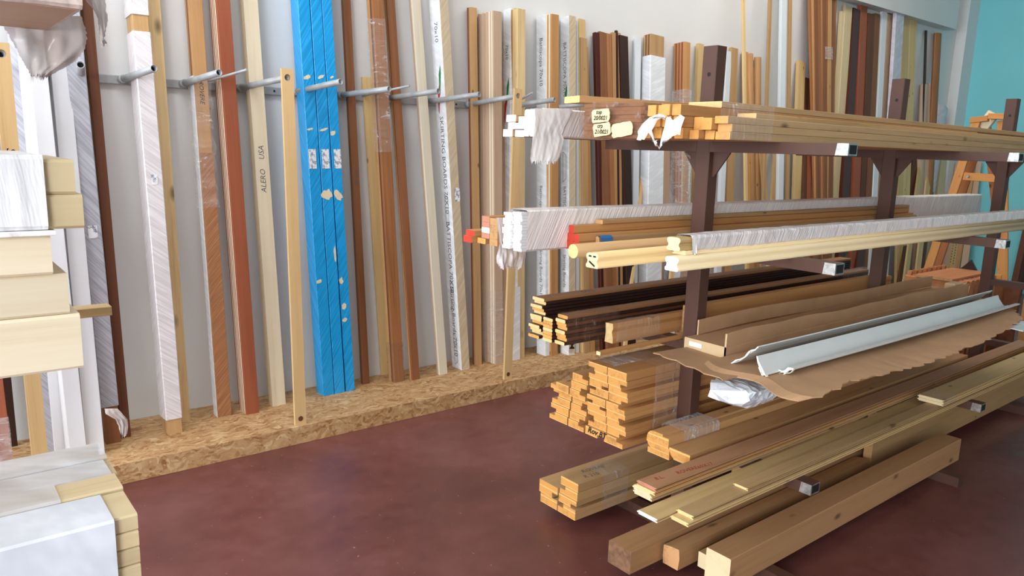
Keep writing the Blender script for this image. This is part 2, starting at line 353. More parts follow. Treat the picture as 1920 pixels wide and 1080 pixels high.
# ------------------------------------------------------------------ leaning boards
ORD = ['front', 'second', 'third', 'fourth', 'fifth', 'sixth', 'seventh', 'eighth', 'ninth', 'tenth']
def lean_frame(lo, hi, yb, zt, T, bottom, top, back=0):
    ml = ((lo[0]+lo[1])/2, lo[2]); mh = ((hi[0]+hi[1])/2, hi[2])
    if bottom: yb = -on(*ml, 2, .1).y
    yb = min(yb, .565)
    yt = -(T+.012+back)
    if top: zt = on(*mh, 1, yt).z
    p0 = Vector((0, -yb, .1)); n = Vector((0, -(zt-.1), (yt+yb))).normalized()   # faces the room
    P = onplane(*ml, p0, n); Q = onplane(*mh, p0, n)
    d = (Q-P).normalized(); B = P+d*((.1-P.z)/d.z); E = P+d*((zt-P.z)/d.z)
    w1 = abs(onplane(lo[1], lo[2], p0, n).x-onplane(lo[0], lo[2], p0, n).x); w2 = abs(onplane(hi[1], hi[2], p0, n).x-onplane(hi[0], hi[2], p0, n).x)
    w = (w1+w2)/2
    yv = n.cross(d)     # points to world -x
    return basis(d, yv, n, B), (E-B).length, w, yb, zt
def rnd_end(y0, y1, z0, z1): return rect(y0, y1, z0, z1, .002)
LEAN = {}
def lean(key, name, label, cat, lo, hi, plies, yb=.3, zt=2.7, bottom=True, top=False, group=None, bundle=False, wraps=(), texts=(), stickers=(), sec=None, wd=None, ends=None, partname='board', back=0):
    """plies: list of (thickness, material, extra_length, side_shift) from the front backwards"""
    T = sum(p[0] for p in plies)
    MW, L, w, yb, zt = lean_frame(lo, hi, yb, zt, T, bottom, top, back)
    if wd: w = wd
    LEAN[key] = (MW, L, w, T)
    multi = len(plies) > 1 or wraps
    root = None; objs = []
    if bundle: root = empty(name, MW, label, cat, group)
    z = 0
    for i, p in enumerate(plies):
        t, mat = p[0], p[1]; ex = p[2] if len(p) > 2 else 0; sh = p[3] if len(p) > 3 else 0; ww = p[4] if len(p) > 4 else w; em = p[5] if len(p) > 5 else None
        poly = sec(ww, t) if (sec and i == 0) else rect(-ww/2, ww/2, -t, 0, .0015)
        o = prism(partname if bundle else name, poly, 0, L+ex, mat, em or ends or mat)
        m = MW @ Matrix.Translation((0, sh, z))
        # a board behind the front one stands a little lower down its own line: bring its foot back to the plinth
        if bundle: child_at(o, root, m)
        else:
            o.matrix_world = m; tag(o, (label[i] if isinstance(label, (list, tuple)) else label), cat, group)
            if i == 0: root = o
        objs.append(o); z -= t+.0004
    for (f0, f1, mat, off) in wraps:
        poly = rect(-w/2-off, w/2+off, -T-off, off, .004)
        nm = 'plastic_film' if mat != 'cardboard' else 'cardboard_sleeve'
        V, F, mi = prism_data(poly, f0*L if f0 > 0 else -.0, f1*L, 14)
        if mat in ('clear', 'milky', 'clearbrown'): F = F[:-2]; mi = mi[:-2]
        V = [(x, y*(1+.012*sin(x*37+y*90)), q+.0012*sin(x*53)) for (x, y, q) in V]
        o = mesh_obj(nm, V, F, [mat, mat], None, mi); child_at(o, root, MW)
    for (s, size, x, side, mode, mat, *rest) in texts:
        to = text_obj(s, size, mat, shear=rest[0] if rest else 0, weight=rest[1] if len(rest) > 1 else 0)
        off = .0005+max([wq[3] for wq in wraps], default=0)+(.001 if wraps else 0)
        if side == 'L':
            off += .003 if wraps else 0
            mm = basis(Vector((-1, 0, 0)), Vector((0, 0, 1)), Vector((0, 1, 0)), Vector((x, w/2+off, -T/2)))
            if mode == 'up': mm = basis(Vector((1, 0, 0)), Vector((0, 0, -1)), Vector((0, 1, 0)), Vector((x, w/2+off, -T/2)))
        else:
            off += .002 if wraps else 0
            mm = basis(Vector((-1, 0, 0)), Vector((0, -1, 0)), Vector((0, 0, 1)), Vector((x, 0, off)))
            if mode == 'up': mm = basis(Vector((1, 0, 0)), Vector((0, 1, 0)), Vector((0, 0, 1)), Vector((x, 0, off)))
        par = root if bundle else objs[0]
        child_at(to, par, MW @ mm)
    for (x, yv, sx, sy) in stickers:
        off = .001+max([wq[3] for wq in wraps], default=0)
        o = mesh_obj('sticker', [(x-sx/2, yv-sy/2, off), (x+sx/2, yv-sy/2, off), (x+sx/2, yv+sy/2, off), (x-sx/2, yv+sy/2, off), (x-sx/2, yv-sy/2, off+.0006), (x+sx/2, yv-sy/2, off+.0006), (x+sx/2, yv+sy/2, off+.0006), (x-sx/2, yv+sy/2, off+.0006)],
                     [(4, 5, 6, 7), (0, 1, 5, 4), (1, 2, 6, 5), (2, 3, 7, 6), (3, 0, 4, 7)], 'sticker')
        child_at(o, root, MW)
    return root, MW, L, w, T
def atx(key, px, py):
    """distance along a leaning board (from its foot) of a photo pixel on its front face"""
    MW = LEAN[key][0]; p = onplane(px, py, MW.translation, MW.col[2].xyz.normalized()); q = MW.inverted() @ p; return q.x, q.y
# ---- left end
lean('redpanel', 'wrapped_board', 'red-brown wooden panel wrapped in clear film at its foot, leaning at the left edge', 'panel', (-30, 24, 893), (-110, -40, 300), [(.03, 'redbrown'), (.02, 'brown')], zt=2.2, bundle=True, wraps=((0, .12, 'milky', .004),))
lean('darkboard', 'board', 'dark brown board standing behind the leftmost hung stick', 'board', (12, 34, 838), (-22, 0, 500), [(.03, 'dark')], zt=2.0)
lean('greypanel', 'grey_sheet', ['grey panel edge standing left of the white boards, front one of two', 'grey panel edge standing left of the white boards, back one of two'], 'panel', (104, 124, 850), (38, 62, 150), [(.03, 'white', -.02, .0), (.03, 'wrapgrey', .03, .03)], zt=2.45, group='grey panels left of the white boards')
lean('white1', 'white_board', ['left one of two tall white boards at the far left, front sheet', 'second sheet behind the left tall white board', 'third sheet behind the left tall white board', 'rearmost sheet behind the left tall white board'], 'board', (133, 165, 865), (57, 91, 150), [(.045, 'white'), (.03, 'white', .02), (.03, 'white', -.01), (.03, 'white', .03)], zt=2.5, group='tall white boards at the far left')
lean('white2', 'white_board', 'right one of two tall white boards, next to the film wrapped grey pack', 'board', (167, 194, 854), (92, 134, 130), [(.05, 'white')], zt=2.5, group='tall white boards at the far left')
lean('packgrey', 'wrapped_board_pack', 'brown boards in grey shiny stretch film, film torn open at the foot', 'board pack', (198, 229, 831), (130, 158, 140), [(.03, 'brown'), (.03, 'brown'), (.03, 'dark')], zt=2.6, bundle=True, wraps=((.075, 1.0, 'wrapgrey', .005),), stickers=((1.05, .0, .06, .04),))
GREYPACK = LEAN['packgrey']
lean('brownL', 'brown_board', ['dark red-brown board right of the film wrapped grey pack', 'orange-edged board directly behind the dark red-brown one'], 'board', (226, 248, 820), (158, 173, 25), [(.010, 'chestnut'), (.06, 'orange')], zt=2.35)
# ---- tall wrapped pack and pine plank
lean('packwhite', 'wrapped_board_pack', 'tall board pack in white stretch film with a torn patch and a small label', 'board pack', (314, 344, 813), (247, 274, 0), [(.04, 'tan'), (.04, 'tan'), (.04, 'tan')], bundle=True, ends='end_tan',
     wraps=((.03, .77, 'wrap', .005), (.80, 1.0, 'wrap', .006)), stickers=((1.30, .0, .05, .03),))
lean('pineplank', 'pine_plank', 'knotty pine plank half hidden behind the tall white wrapped pack', 'plank', (328, 359, 791), (272, 299, 0), [(.028, 'paleknot')])
# ---- taped brown and cardboard pack
r, MW, L, w, T = lean('taped', 'taped_board_pack', 'orange-brown boards bound with clear tape over a white printed sleeve and brown cardboard', 'board pack', (409, 432, 780), (352, 380, 0), [(.02, 'honey'), (.02, 'brown'), (.02, 'honey')], bundle=True, wraps=(),
     texts=(('Battiscopa 70x10', .052, 1.42, 'L', 'down', 'ink'), ('Skirting Boards 70x10', .052, .66, 'L', 'down', 'ink'), ('ROVERE', .032, 1.80, 'F', 'down', 'ink', .3), ('SKIRTING', .034, .93, 'F', 'down', 'ink', .2, .001)))
for (a, b, m, o2, nm) in ((-.0, .62, 'wrapbrown', .004, 'cardboard_sleeve'),):
    p = prism(nm, rect(-w/2-.004, w/2-.002, .0004, .005), 0, .55*L, 'wrapbrown', 'end_tan'); child_at(p, r, MW)
p = prism('printed_sleeve', rect(w/2+.0004, w/2+.003, -T, .001), 0, .70*L, 'wrapwhite'); child_at(p, r, MW)
V, F, mi = prism_data(rect(-w/2-.012, w/2+.012, -T-.006, .012, .006), .44*L, .70*L, 26)
V = [(x, y*(1+.18*sin(x*40)*cos(x*17)), z+.006*sin(x*61)) for x, y, z in V]
child_at(mesh_obj('tape', V, F[:-2], 'clear'), r, MW)
# ---- red-brown boards
lean('red', 'skirting_board', ['%s red-brown board of the leaning row left of the pale board' % ORD[i] for i in range(9)], 'board', (463, 486, 776), (405, 432, 0),
     [(.021, 'redbrown')]+[(.0115, ('pale', 'redbrown')[i % 2], (.02, -.015, .01, -.02, .015)[i % 5], 0) for i in range(8)], group='red-brown boards leaning between the taped pack and the pale board')
# ---- pale board with handwriting
lean('paleL', 'pale_board', ['pale wide board with handwriting running up it, left of the short hung stick', 'second pale board right behind the handwritten one'], 'board', (511, 537, 760), (457, 483, 0), [(.028, 'pale'), (.03, 'cream')],
     texts=(('ALERO', .042, 1.22, 'F', 'up', 'inkgrey', .2), ('USA', .042, 1.40, 'F', 'up', 'inkgrey', .2)))
# ---- blue boards
for i, (lo, hi, ps, st) in enumerate((((607, 627, 741), (557, 581.5, 0), ((1.95, -.01, .03, .05), (1.88, .0, .01, .02), (.62, .01, .012, .05), (1.55, .01, .01, .02)), 1),
                                      ((627, 648, 737), (582, 602.5, 0), ((1.95, .01, .012, .05), (1.565, -.01, .012, .05), (1.23, 0, .055, .075), (.92, -.03, .10, .016)), 1),
                                      ((648.5, 666, 732.5), (603, 622.5, 0), ((2.02, 0, .01, .03), (1.55, .02, .02, .03), (1.23, 0, .075, .05), (.52, .02, .03, .03), (.66, .02, .04, .025)), 1))):
    r, MW, L, w, T = lean('blue%d' % i, 'blue_wrapped_board', 'bright blue film wrapped board, %s of the three, with a white label' % ('left one', 'middle one', 'right one')[i], 'board', (lo[0]+.6, lo[1]-.6, lo[2]), (hi[0]+.6, hi[1]-.6, hi[2]), [(.10, 'wrapblue')], group='three bright blue wrapped boards', ends='wrapblue')
    sx, sy = atx('blue%d' % i, (586, 610.5, 633)[i], 298)
    o = mesh_obj('sticker', [(sx-.055, sy-.022, .0006), (sx+.055, sy-.022, .0006), (sx+.055, sy+.022, .0006), (sx-.055, sy+.022, .0006), (sx-.055, sy-.022, .0016), (sx+.055, sy-.022, .0016), (sx+.055, sy+.022, .0016), (sx-.055, sy+.022, .0016)],
                 [(4, 5, 6, 7), (0, 1, 5, 4), (1, 2, 6, 5), (2, 3, 7, 6), (3, 0, 4, 7)], 'sticker'); child_at(o, r, MW)
    for (px, py, a, b, ang) in (((576, 145, .012, .028, .3), (582, 242, .006, .022, .2), (598, 528, .012, .020, .5)), ((602, 144, .008, .024, .4), (607, 243, .007, .026, .3), (610, 365, .030, .038, .2), (628, 475, .045, .008, .0)),
                             ((622, 145, .006, .014, .3), (624, 249, .012, .02, .5), (633, 366, .040, .026, .5), (639, 527, .022, .014, .0), (645, 574, .018, .018, .3), (647, 599, .012, .018, .4)))[i]:
        qx, qy = atx('blue%d' % i, px, py); n = 14; Vs = []
        qy = max(-w/2+b*.9, min(w/2-b*.9, qy))
        rr = [1+.25*random.uniform(-1, 1) for _ in range(n)]
        for zz in (.0004, .0012):
            for j in range(n):
                u, v = a*rr[j]*cos(2*pi*j/n), b*.9*rr[j]*sin(2*pi*j/n); Vs.append((qx+u*cos(ang)-v*sin(ang), qy+u*sin(ang)+v*cos(ang), zz))
        Fs = [tuple(n+j for j in range(n))]+[(j, (j+1) % n, (j+1) % n+n, j+n) for j in range(n)]
        child_at(tag(mesh_obj('torn_patch', Vs, Fs, 'torn'), 'pale wood showing through torn blue film'), r, MW)
# ---- brown boards in the middle
lean('brownM', 'brown_board', 'narrow mid brown board alone on the wall right of the blue boards', 'board', (682, 692, 720), (642, 659, 0), [(.03, 'brown')], texts=(('MISURE', .03, 1.35, 'F', 'down', 'inkgrey', .2),))
lean('pineM', 'pine_board', 'pale pine board standing low behind the dark brown wrapped boards', 'board', (716, 733, 702), (690, 708, 300), [(.02, 'straw')], zt=2.0)
lean('brownW', 'wrapped_board_pack', 'brown skirting boards with clear plastic around the middle and around the foot', 'board pack', (741, 757, 716), (697, 720, 0), [(.02, 'oak'), (.018, 'chestnut'), (.018, 'orange'), (.016, 'honey')], bundle=True,
     wraps=((0, .10, 'clearbrown', .004), (.56, .86, 'clear', .005)))
lean('brownN', 'brown_board', ['pale-edged brown board, front one of the pair beside the plastic wrapped brown pack', 'rear board of the pair right of the plastic wrapped brown pack'], 'board', (774, 787, 712), (725, 741, 0), [(.018, 'brown'), (.016, 'orange', .01)], group=None)
lean('pales', 'pale_strip', ['front pale whitish strip left of the white printed pack', 'rear pale whitish strip left of the white printed pack'], 'strip', (825, 839, 702), (772, 789, 0), [(.016, 'whitewood'), (.02, 'mdf', -.02)], group=None)
# ---- printed pack with MPM
PR = ('skirting_board_pack')
lean('mpm', PR, 'white printed skirting board pack with the large letters MPM at its top', 'board pack', (867, 879, 693), (822, 841, 0), [(.115, 'wrapwhite')], ends='wrapwhite', bundle=True, zt=2.75,
     texts=(('MPM.', .075, 2.33, 'F', 'up', 'ink', .15, .001), ('70x10', .05, 2.28, 'L', 'down', 'inkgrey'), ('SKIRTING BOARDS 70X10', .055, 1.70, 'L', 'down', 'inkgrey'), ('BATTISCOPA 70X10', .055, 1.02, 'L', 'down', 'inkgrey'), ('Skirting Boards 70x10', .055, .58, 'L', 'down', 'inkgrey')))
MW, L, w, T = LEAN['mpm']; rt = [o for o in bpy.data.objects if o.get('label') == 'white printed skirting board pack with the large letters MPM at its top'][0]
p = prism('beige_sleeve', rect(-w/2-.001, w/2+.001, .0004, .004), .01, L, 'wrapbeige'); child_at(p, rt, MW)
def outline_mark(root, MW, x, side_off, T, ln=.22, ht=.035):
    """the outlined lozenge printed between the words of the sleeves"""
    V = []; F = []
    pts = [(0, -.5), (.12, .5), (.88, .5), (1, -.5)]
    for k in range(4):
        a = pts[k]; b = pts[(k+1) % 4]
        ax_, az = x-a[0]*ln, a[1]*ht-T/2; bx, bz = x-b[0]*ln, b[1]*ht-T/2; d = Vector((bx-ax_, bz-az)).normalized()*.0015; nx, nz = -d.y, d.x
        i = len(V); V += [(ax_+nx, side_off, az+nz), (bx+nx, side_off, bz+nz), (bx-nx, side_off, bz-nz), (ax_-nx, side_off, az-nz)]; F.append((i, i+1, i+2, i+3))
    child_at(mesh_obj('printed_mark', V, F, 'inkgrey'), root, MW)
def flag_mark(root, MW, x, off, T, h=.05):
    for m, z0, s in (('green', .012, 1), ('redprint', -.012, -1)):
        V = [(x, off, z0-T/2+.012), (x-.05, off, z0-T/2+.016), (x-.19, off, z0-T/2-.006), (x-.17, off, z0-T/2-.012), (x-.06, off, z0-T/2-.010)]
        if s < 0: V = [(a-.12, b, c) for a, b, c in V]
        child_at(mesh_obj('printed_mark', V, [(0, 1, 2, 3, 4)], m), root, MW)
for x in (1.20, .62, .25): outline_mark(rt, MW, x, w/2+.0012, T)
flag_mark(rt, MW, 2.02, w/2+.0012, T)
o = mesh_obj('sticker', [(1.15, -.035, .0046), (1.24, -.035, .0046), (1.24, .005, .0046), (1.15, .005, .0046)], [(0, 1, 2, 3)], 'sticker'); child_at(o, rt, MW)
# ---- pair right of it
lean('pairA', 'pine_board', ['narrow pale board with a red-brown rear edge, left neighbour of the beige board pack', 'thin red-brown board behind the narrow pale one'], 'board', (893, 903, 684), (881, 895, 14), [(.02, 'tan'), (.02, 'redbrown')], top=True)
rt_, MW_, L_, w_, T_ = lean('beige', 'wrapped_board_pack', 'film wrapped pack of beige boards with many edges, seen between the first two pipe ends', 'board pack', (929, 943, 682), (925, 941, 21), [(.014, 'mdf', 0, 0), (.012, 'whitewood', 0), (.014, 'mdf', 0, .001), (.012, 'whitewood', 0), (.014, 'mdf', 0)]+[(.014, 'mdf', -.01*(i % 3), .002) for i in range(7)], top=True, bundle=True, wraps=((.0, .22, 'clear', .004),))
lean('beige2', 'beige_board', 'shorter beige board tucked beside the film wrapped beige pack', 'board', (943, 953, 678), (941, 953, 149), [(.03, 'mdf')], top=True)
# ---- printed pack behind the pine boards
def printed(key, lab, lo, hi, yb, T, texts, marks=(), flag=None, **kw):
    texts = [(t[0], t[1]*.8)+tuple(t[2:]) for t in texts]
    lean(key, PR, lab, 'board pack', lo, hi, [(T, 'wrapwhite')], ends='wrapwhite', bundle=True, texts=texts, yb=yb, bottom=False, top=True, **kw)
    MW, L, w, T = LEAN[key]; rt = [o for o in bpy.data.objects if o.get('label') == lab][0]
    for x in marks: outline_mark(rt, MW, x, w/2+.0012, T)
    if flag: flag_mark(rt, MW, flag, w/2+.0012, T)
    return rt
printed('pk1', 'white printed skirting pack with a green mark standing behind the pine boards', (955, 975, 640), (957, 980, 17), .22, .08, (('70x10', .05, 2.2, 'L', 'down', 'inkgrey'),), flag=1.98)
lean('pineF', 'pine_board', ['%s pine board of the row that the second hung stick stands before' % ORD[i] for i in range(4)], 'board', (971, 983, 671), (970, 986, 17), [(.022, 'paleknot'), (.016, 'straw', .0, .0), (.016, 'straw', .01), (.016, 'orange', 0)], top=True, back=.09, group='pine boards behind the second hung stick')
printed('pk2', 'white skirting pack printed Battiscopa 70x10 behind orange edged boards', (1023, 1040, 655), (1023, 1042, 28), .26, .10, (('Battiscopa 70x10', .06, 2.28, 'L', 'down', 'inkgrey'), ('Battiscopa', .05, 1.25, 'L', 'down', 'inkgrey'), ('Skirting Boards 70x10', .052, .80, 'L', 'down', 'inkgrey')), marks=(1.78, 1.0))
lean('orangeF', 'orange_board', ['%s orange board of the upright row in front of the Battiscopa pack' % ORD[i] for i in range(4)], 'board', (1033, 1046, 666), (1035, 1048, 27), [(.018, 'orange'), (.016, 'whitewood'), (.016, 'orange'), (.016, 'whitewood', .0)], top=True, back=.11, group='orange boards in front of the Battiscopa pack')
printed('pk3', 'bright white skirting pack with red and green marks, right of the orange boards', (1066, 1078, 660), (1067, 1079, 30), .34, .09, (('BATTISCOPA 70X10', .055, 2.28, 'L', 'down', 'inkgrey'), ('BATTISCOPA', .05, 1.25, 'L', 'down', 'inkgrey'), ('Skirting Boards', .05, .75, 'L', 'down', 'inkgrey')), marks=(1.50, 1.05), flag=1.98)
MW, L, w, T = LEAN['pk3']; rt = [o for o in bpy.data.objects if str(o.get('label')).startswith('bright white skirting pack')][0]
child_at(prism('beige_sleeve', rect(-w/2-.001, w/2+.001, .0004, .004), .02, L, 'wrapbeige'), rt, MW)
to = text_obj('MPM', .07, 'ink', shear=.1, weight=.001); child_at(to, rt, MW @ basis(Vector((1, 0, 0)), Vector((0, 1, 0)), Vector((0, 0, 1)), Vector((.04, 0, .006))))
lean('whitestrip', 'white_strip', 'thin bright white strip between the MPM pack and the light pine row', 'strip', (1080, 1086, 660), (1082, 1088, 40), [(.03, 'whitecool')], yb=.32, bottom=False, top=True)
lean('pineG', 'pine_board', ['%s light pine board at the right end of the packs' % ORD[i] for i in range(4)], 'board', (1095, 1107, 660), (1089, 1100, 40), [(.016, 'tan', -.12), (.014, 'straw', .02), (.014, 'straw'), (.014, 'straw', .01)], yb=.36, bottom=False, top=True, group='light pine boards right of the printed packs')
lean('pineG2', 'orange_board', 'shorter honey coloured board right of the light pine row', 'board', (1108, 1116, 660), (1094, 1103, 88), [(.02, 'orange')], yb=.36, bottom=False, top=True)
# ---- dark boards and everything to the right; their feet are hidden by the rack
R = [
 ('maroonA', 'brown_board', 'maroon edged board at the left end of the dark brown row', 'board', (1122, 1130, 333), (1116, 1124, 61), .03, 'maroon', .42),
 ('brownA', 'brown_board', 'wide warm brown board with a round knot in the dark brown row', 'board', (1131, 1143, 333), (1124, 1136, 60), .025, 'brown', .46),
 ('brownB', 'brown_board', 'second warm brown board of the dark brown row', 'board', (1144, 1151, 333), (1136, 1147, 63), .025, 'oak', .44),
 ('brownC', 'brown_board', 'pair-edged light brown board right of the warm brown ones', 'board', (1152, 1157, 333), (1148, 1155, 61), .03, 'honey', .42),
 ('blackA', 'dark_strip', 'thin nearly black strip standing tallest in the dark brown row', 'strip', (1158, 1161, 333), (1155, 1159, 57), .02, 'dark', .40),
 ('brownD', 'brown_board', 'thin light brown board beside the nearly black strip', 'board', (1162, 1166, 333), (1159, 1164, 62), .02, 'honey', .40),
 ('blackB', 'dark_board', 'dark chocolate board at the right end of the dark brown row', 'board', (1168, 1186, 333), (1164, 1176, 67), .04, 'dark', .42),
 ('whiteA', 'white_strip', 'narrow white strip standing left of the white wrapped bundle', 'strip', (1188, 1198, 333), (1191, 1203, 72), .02, 'whitecool', .30),
 ('stickA', 'pine_stick', 'yellow pine stick leaning across the front of the white wrapped bundle', 'stick', (1199, 1204, 370), (1209, 1214, 270), .02, 'stick', .50),
 ('greyA', 'grey_board', 'grey-brown board in shade right of the white wrapped bundle', 'board', (1243, 1256, 340), (1245, 1258, 200), .03, 'mdf', .28),
 ('wrapC', 'wrapped_board', 'silver wrapped board behind the small pine stick, left of the first rack post', 'board', (1257, 1272, 345), (1262, 1278, 260), .05, 'wrapgrey', .30),
 ('stickB', 'pine_stick', 'small pine stick standing before the silver wrapped board', 'stick', (1270, 1277, 360), (1277, 1283, 280), .02, 'stick', .48),
 ('paperA', 'white_board', 'white board with handwriting just left of the first rack post', 'board', (1279, 1290, 360), (1285, 1300, 280), .03, 'white', .40),
 ('edgeA', 'pale_board', 'pale board edge rising just left of the first rack post', 'board', (1304, 1312, 300), (1309, 1321, 82), .03, 'straw', .25),
 ('whiteB', 'white_strip', 'white strip showing just right of the first rack post', 'strip', (1350, 1361, 350), (1364, 1371, 96), .03, 'whitecool', .34),
 ('edgeB', 'pale_board', 'beige board with an orange edge, right neighbour of the first rack post', 'board', (1364, 1377, 350), (1372, 1384, 90), .03, 'tan', .30),
 ('tallA', 'tall_strip', 'very tall thin yellow strip rising out of the picture right of the first rack post', 'strip', (1398, 1402, 350), (1392.5, 1397.5, 0), .02, 'straw', .45),
 ('edgeC', 'pine_board', 'pine board standing at the foot of the very tall yellow strip', 'board', (1398, 1406, 350), (1393, 1404, 97), .02, 'orange', .38),
 ('dowA', 'round_dowel', 'thick brown dowel, taller left one of the pair on the wall', 'dowel', (1409, 1418, 350), (1405, 1415, 100), .05, 'honey', .30),
 ('dowB', 'round_dowel', 'thick brown dowel, right one of the pair on the wall', 'dowel', (1420, 1430, 350), (1420, 1430, 107), .05, 'honey', .30),
 ('dowC', 'square_batten', 'short square batten standing between the two thick dowels', 'batten', (1431, 1438, 350), (1413, 1420, 127), .02, 'tan', .45),
 ('tallB', 'tall_strip', 'very tall slim strip with a plastic scrap, middle of the bare wall', 'strip', (1437, 1441, 200), (1443, 1448, 0), .02, 'tan', .42),
 ('stickC', 'pine_stick', 'yellow-orange stick left of the tall white plank', 'stick', (1448, 1455, 360), (1452, 1459, 295), .02, 'stick', .50),
 ('whiteC', 'white_plank', 'tall white plank rising out of the picture right of the bare wall', 'plank', (1459, 1470, 350), (1467, 1475, 0), .03, 'whitecool', .40),
 ('thinD', 'tall_strip', 'tall slim pale strip right beside the tall white plank', 'strip', (1476, 1480, 350), (1480, 1486, 0), .02, 'tan', .35),
 ('pineH', 'pine_board', 'short pale pine board left of the bundle of brown mouldings', 'board', (1490, 1502, 350), (1497, 1511, 115), .03, 'straw', .32),
 ('paleI', 'pale_board', 'pale greenish board right of the brown mouldings, left of the mahogany boards', 'board', (1571, 1585, 230), (1586, 1598, 11), .03, 'cream', .30),
 ('paleJ', 'pale_board', 'duller pale board tucked left of the pale greenish board', 'board', (1566, 1575, 230), (1578, 1587, 22), .03, 'cream', .28),
 ('mahA', 'mahogany_board', 'dark mahogany board in glossy film, left one of the mahogany pair', 'board', (1589, 1600, 228), (1600, 1615, 17), .04, 'maroon', .36),
 ('mahB', 'mahogany_board', 'red mahogany board, right one of the mahogany pair', 'board', (1606, 1618, 228), (1615, 1627, 10), .04, 'redbrown', .34),
 ('brnK', 'brown_board', 'dark brown edged board right of the red mahogany one', 'board', (1620, 1632, 228), (1629, 1641, 26), .05, 'chestnut', .30),
 ('brnL', 'brown_board', 'mid brown board left of the second white strip', 'board', (1632, 1641, 228), (1641, 1651, 26), .04, 'brown', .32),
 ('whiteD', 'white_strip', 'white strip with a rounded top between brown boards near the second rack post', 'strip', (1644, 1653, 228), (1655, 1664, 19), .03, 'whitecool', .34),
 ('grnM', 'grey_board', 'grey-green board right of the round-topped white strip', 'board', (1655, 1665, 228), (1664, 1677, 28), .04, 'mdf', .28),
 ('lilac', 'wrapped_plank', 'tall plank in pale lilac film just left of the second rack post', 'plank', (1670, 1683, 220), (1682, 1698, 0), .04, 'wraplilac', .38),
 ('pinT', 'pine_board', 'left one of two tall light pine boards rising behind the second rack post', 'board', (1690, 1703, 150), (1693, 1706, 30), .03, 'straw', .34),
 ('pinU', 'pine_board', 'right one of two tall light pine boards rising behind the second rack post', 'board', (1703, 1715, 140), (1707, 1720, 29), .03, 'straw', .34),
 ('thinV', 'dark_rod', 'thin black rod leaning in the corner right of the second rack post', 'rod', (1731, 1734, 225), (1736, 1739, 57), .015, 'dark', .30),
 ('dowV', 'brown_dowel', 'tapering brown moulding in the corner by the pale pier', 'moulding', (1750, 1760, 225), (1759, 1769, 62), .07, 'oak', .30),
 ('dowW', 'grey_tube', 'grey wooden tube, left one of the short pair in the corner', 'tube', (1731, 1741, 228), (1734, 1745, 158), .08, 'mdf', .30),
 ('dowX', 'grey_tube', 'grey wooden tube, right one of the short pair in the corner', 'tube', (1743, 1753, 228), (1747, 1758, 157), .07, 'mdf', .30),
 ('dowY', 'clear_tube', 'short film wrapped tubes standing at the foot of the pale pier', 'tube', (1762, 1777, 232), (1766, 1783, 200), .10, 'wraplilac', .30),
 ('stkA', 'pine_stick', 'left one of two pine sticks under the shelf arm beside the middle rack post', 'stick', (1714, 1720, 390), (1726, 1733, 298), .02, 'straw', .50),
 ('stkB', 'pine_stick', 'right one of two pine sticks under the shelf arm beside the middle rack post', 'stick', (1732, 1739, 390), (1742, 1750, 298), .02, 'straw', .48),
 ('stkC', 'grey_board', 'grey-brown board between the pine sticks and the ladder', 'board', (1740, 1752, 390), (1752, 1763, 298), .03, 'mdf', .36),
 ('stkD', 'pale_tube', 'pale greenish tube standing left of the ladder', 'tube', (1757, 1766, 390), (1766, 1774, 298), .03, 'cream', .32),
 ('lowA', 'dark_board', 'dark board standing low behind the white wrapped moulding, left of the second post', 'board', (1606, 1619, 500), (1612, 1626, 440), .03, 'maroon', .40),
 ('lowB', 'dark_board', 'dark brown board between the thin pine sticks right of the second post', 'board', (1690, 1699, 495), (1701, 1710, 400), .03, 'chestnut', .38),
 ('lowC', 'dark_board', 'dark brown board left of the ladder foot', 'board', (1726, 1734, 495), (1737, 1746, 400), .03, 'chestnut', .42),
]
TALL = {'tallA', 'tallB', 'whiteC', 'thinD', 'lilac'}
for (k, nm, lab, cat, lo, hi, t, mat, yb) in R:
    tall = k in TALL
    hidden = hi[2] > 250      # its top is hidden behind the stacks in front: keep a plausible height
    sec = None
    if k.startswith('dow') and k != 'dowC': sec = lambda ww, tt: [(ww/2*cos(a*pi/8), -tt/2+tt/2*sin(a*pi/8)) for a in range(16)]
    if hidden: lean(k, nm, lab, cat, lo, hi, [(t, mat)], yb=yb, zt=2.05 if lo[0] > 1600 else 1.75, bottom=False)
    else: lean(k, nm, lab, cat, lo, hi, [(t, mat)], yb=yb, zt=3.9, bottom=False, top=not tall, sec=sec)
# lilac plank must clear the ledge; row of white bundle and its wooden core
r, MW, L, w, T = lean('wbun', 'wrapped_board_pack', 'boards with brown ends standing out of a white plastic sleeve, behind the rack', 'board pack', (1216, 1240, 350), (1220, 1246, 66), [(.014, ('tan', 'brown')[i % 2]) for i in range(5)], yb=.33, bottom=False, top=True, bundle=True)
pz = atx('wbun', 1226, 105)[0]
child_at(prism('plastic_sleeve', rect(-w/2-.012, w/2+.012, -T-.01, .012, .006), 0, pz, 'wrapwhite', nseg=8), r, MW)
to = text_obj('S. 70x', .06, 'ink', shear=.3); child_at(to, r, MW @ basis(Vector((1, 0, 0)), Vector((0, 1, 0)), Vector((0, 0, 1)), Vector((pz-.75, 0, .0135))))
r, MW, L, w, T = lean('wbun2', 'wrapped_board_pack', 'row of red-brown boards with clear film low down, left of the first rack post', 'board pack', (1281, 1292, 250), (1283, 1295, 79), [(.015, ('orange', 'redbrown')[i % 2]) for i in range(7)], yb=.33, bottom=False, top=True, bundle=True)
pz = atx('wbun2', 1285, 168)[0]
child_at(prism('plastic_sleeve', rect(-w/2-.015, w/2+.015, -T-.01, .012, .006), 0, pz, 'milky', nseg=8), r, MW)
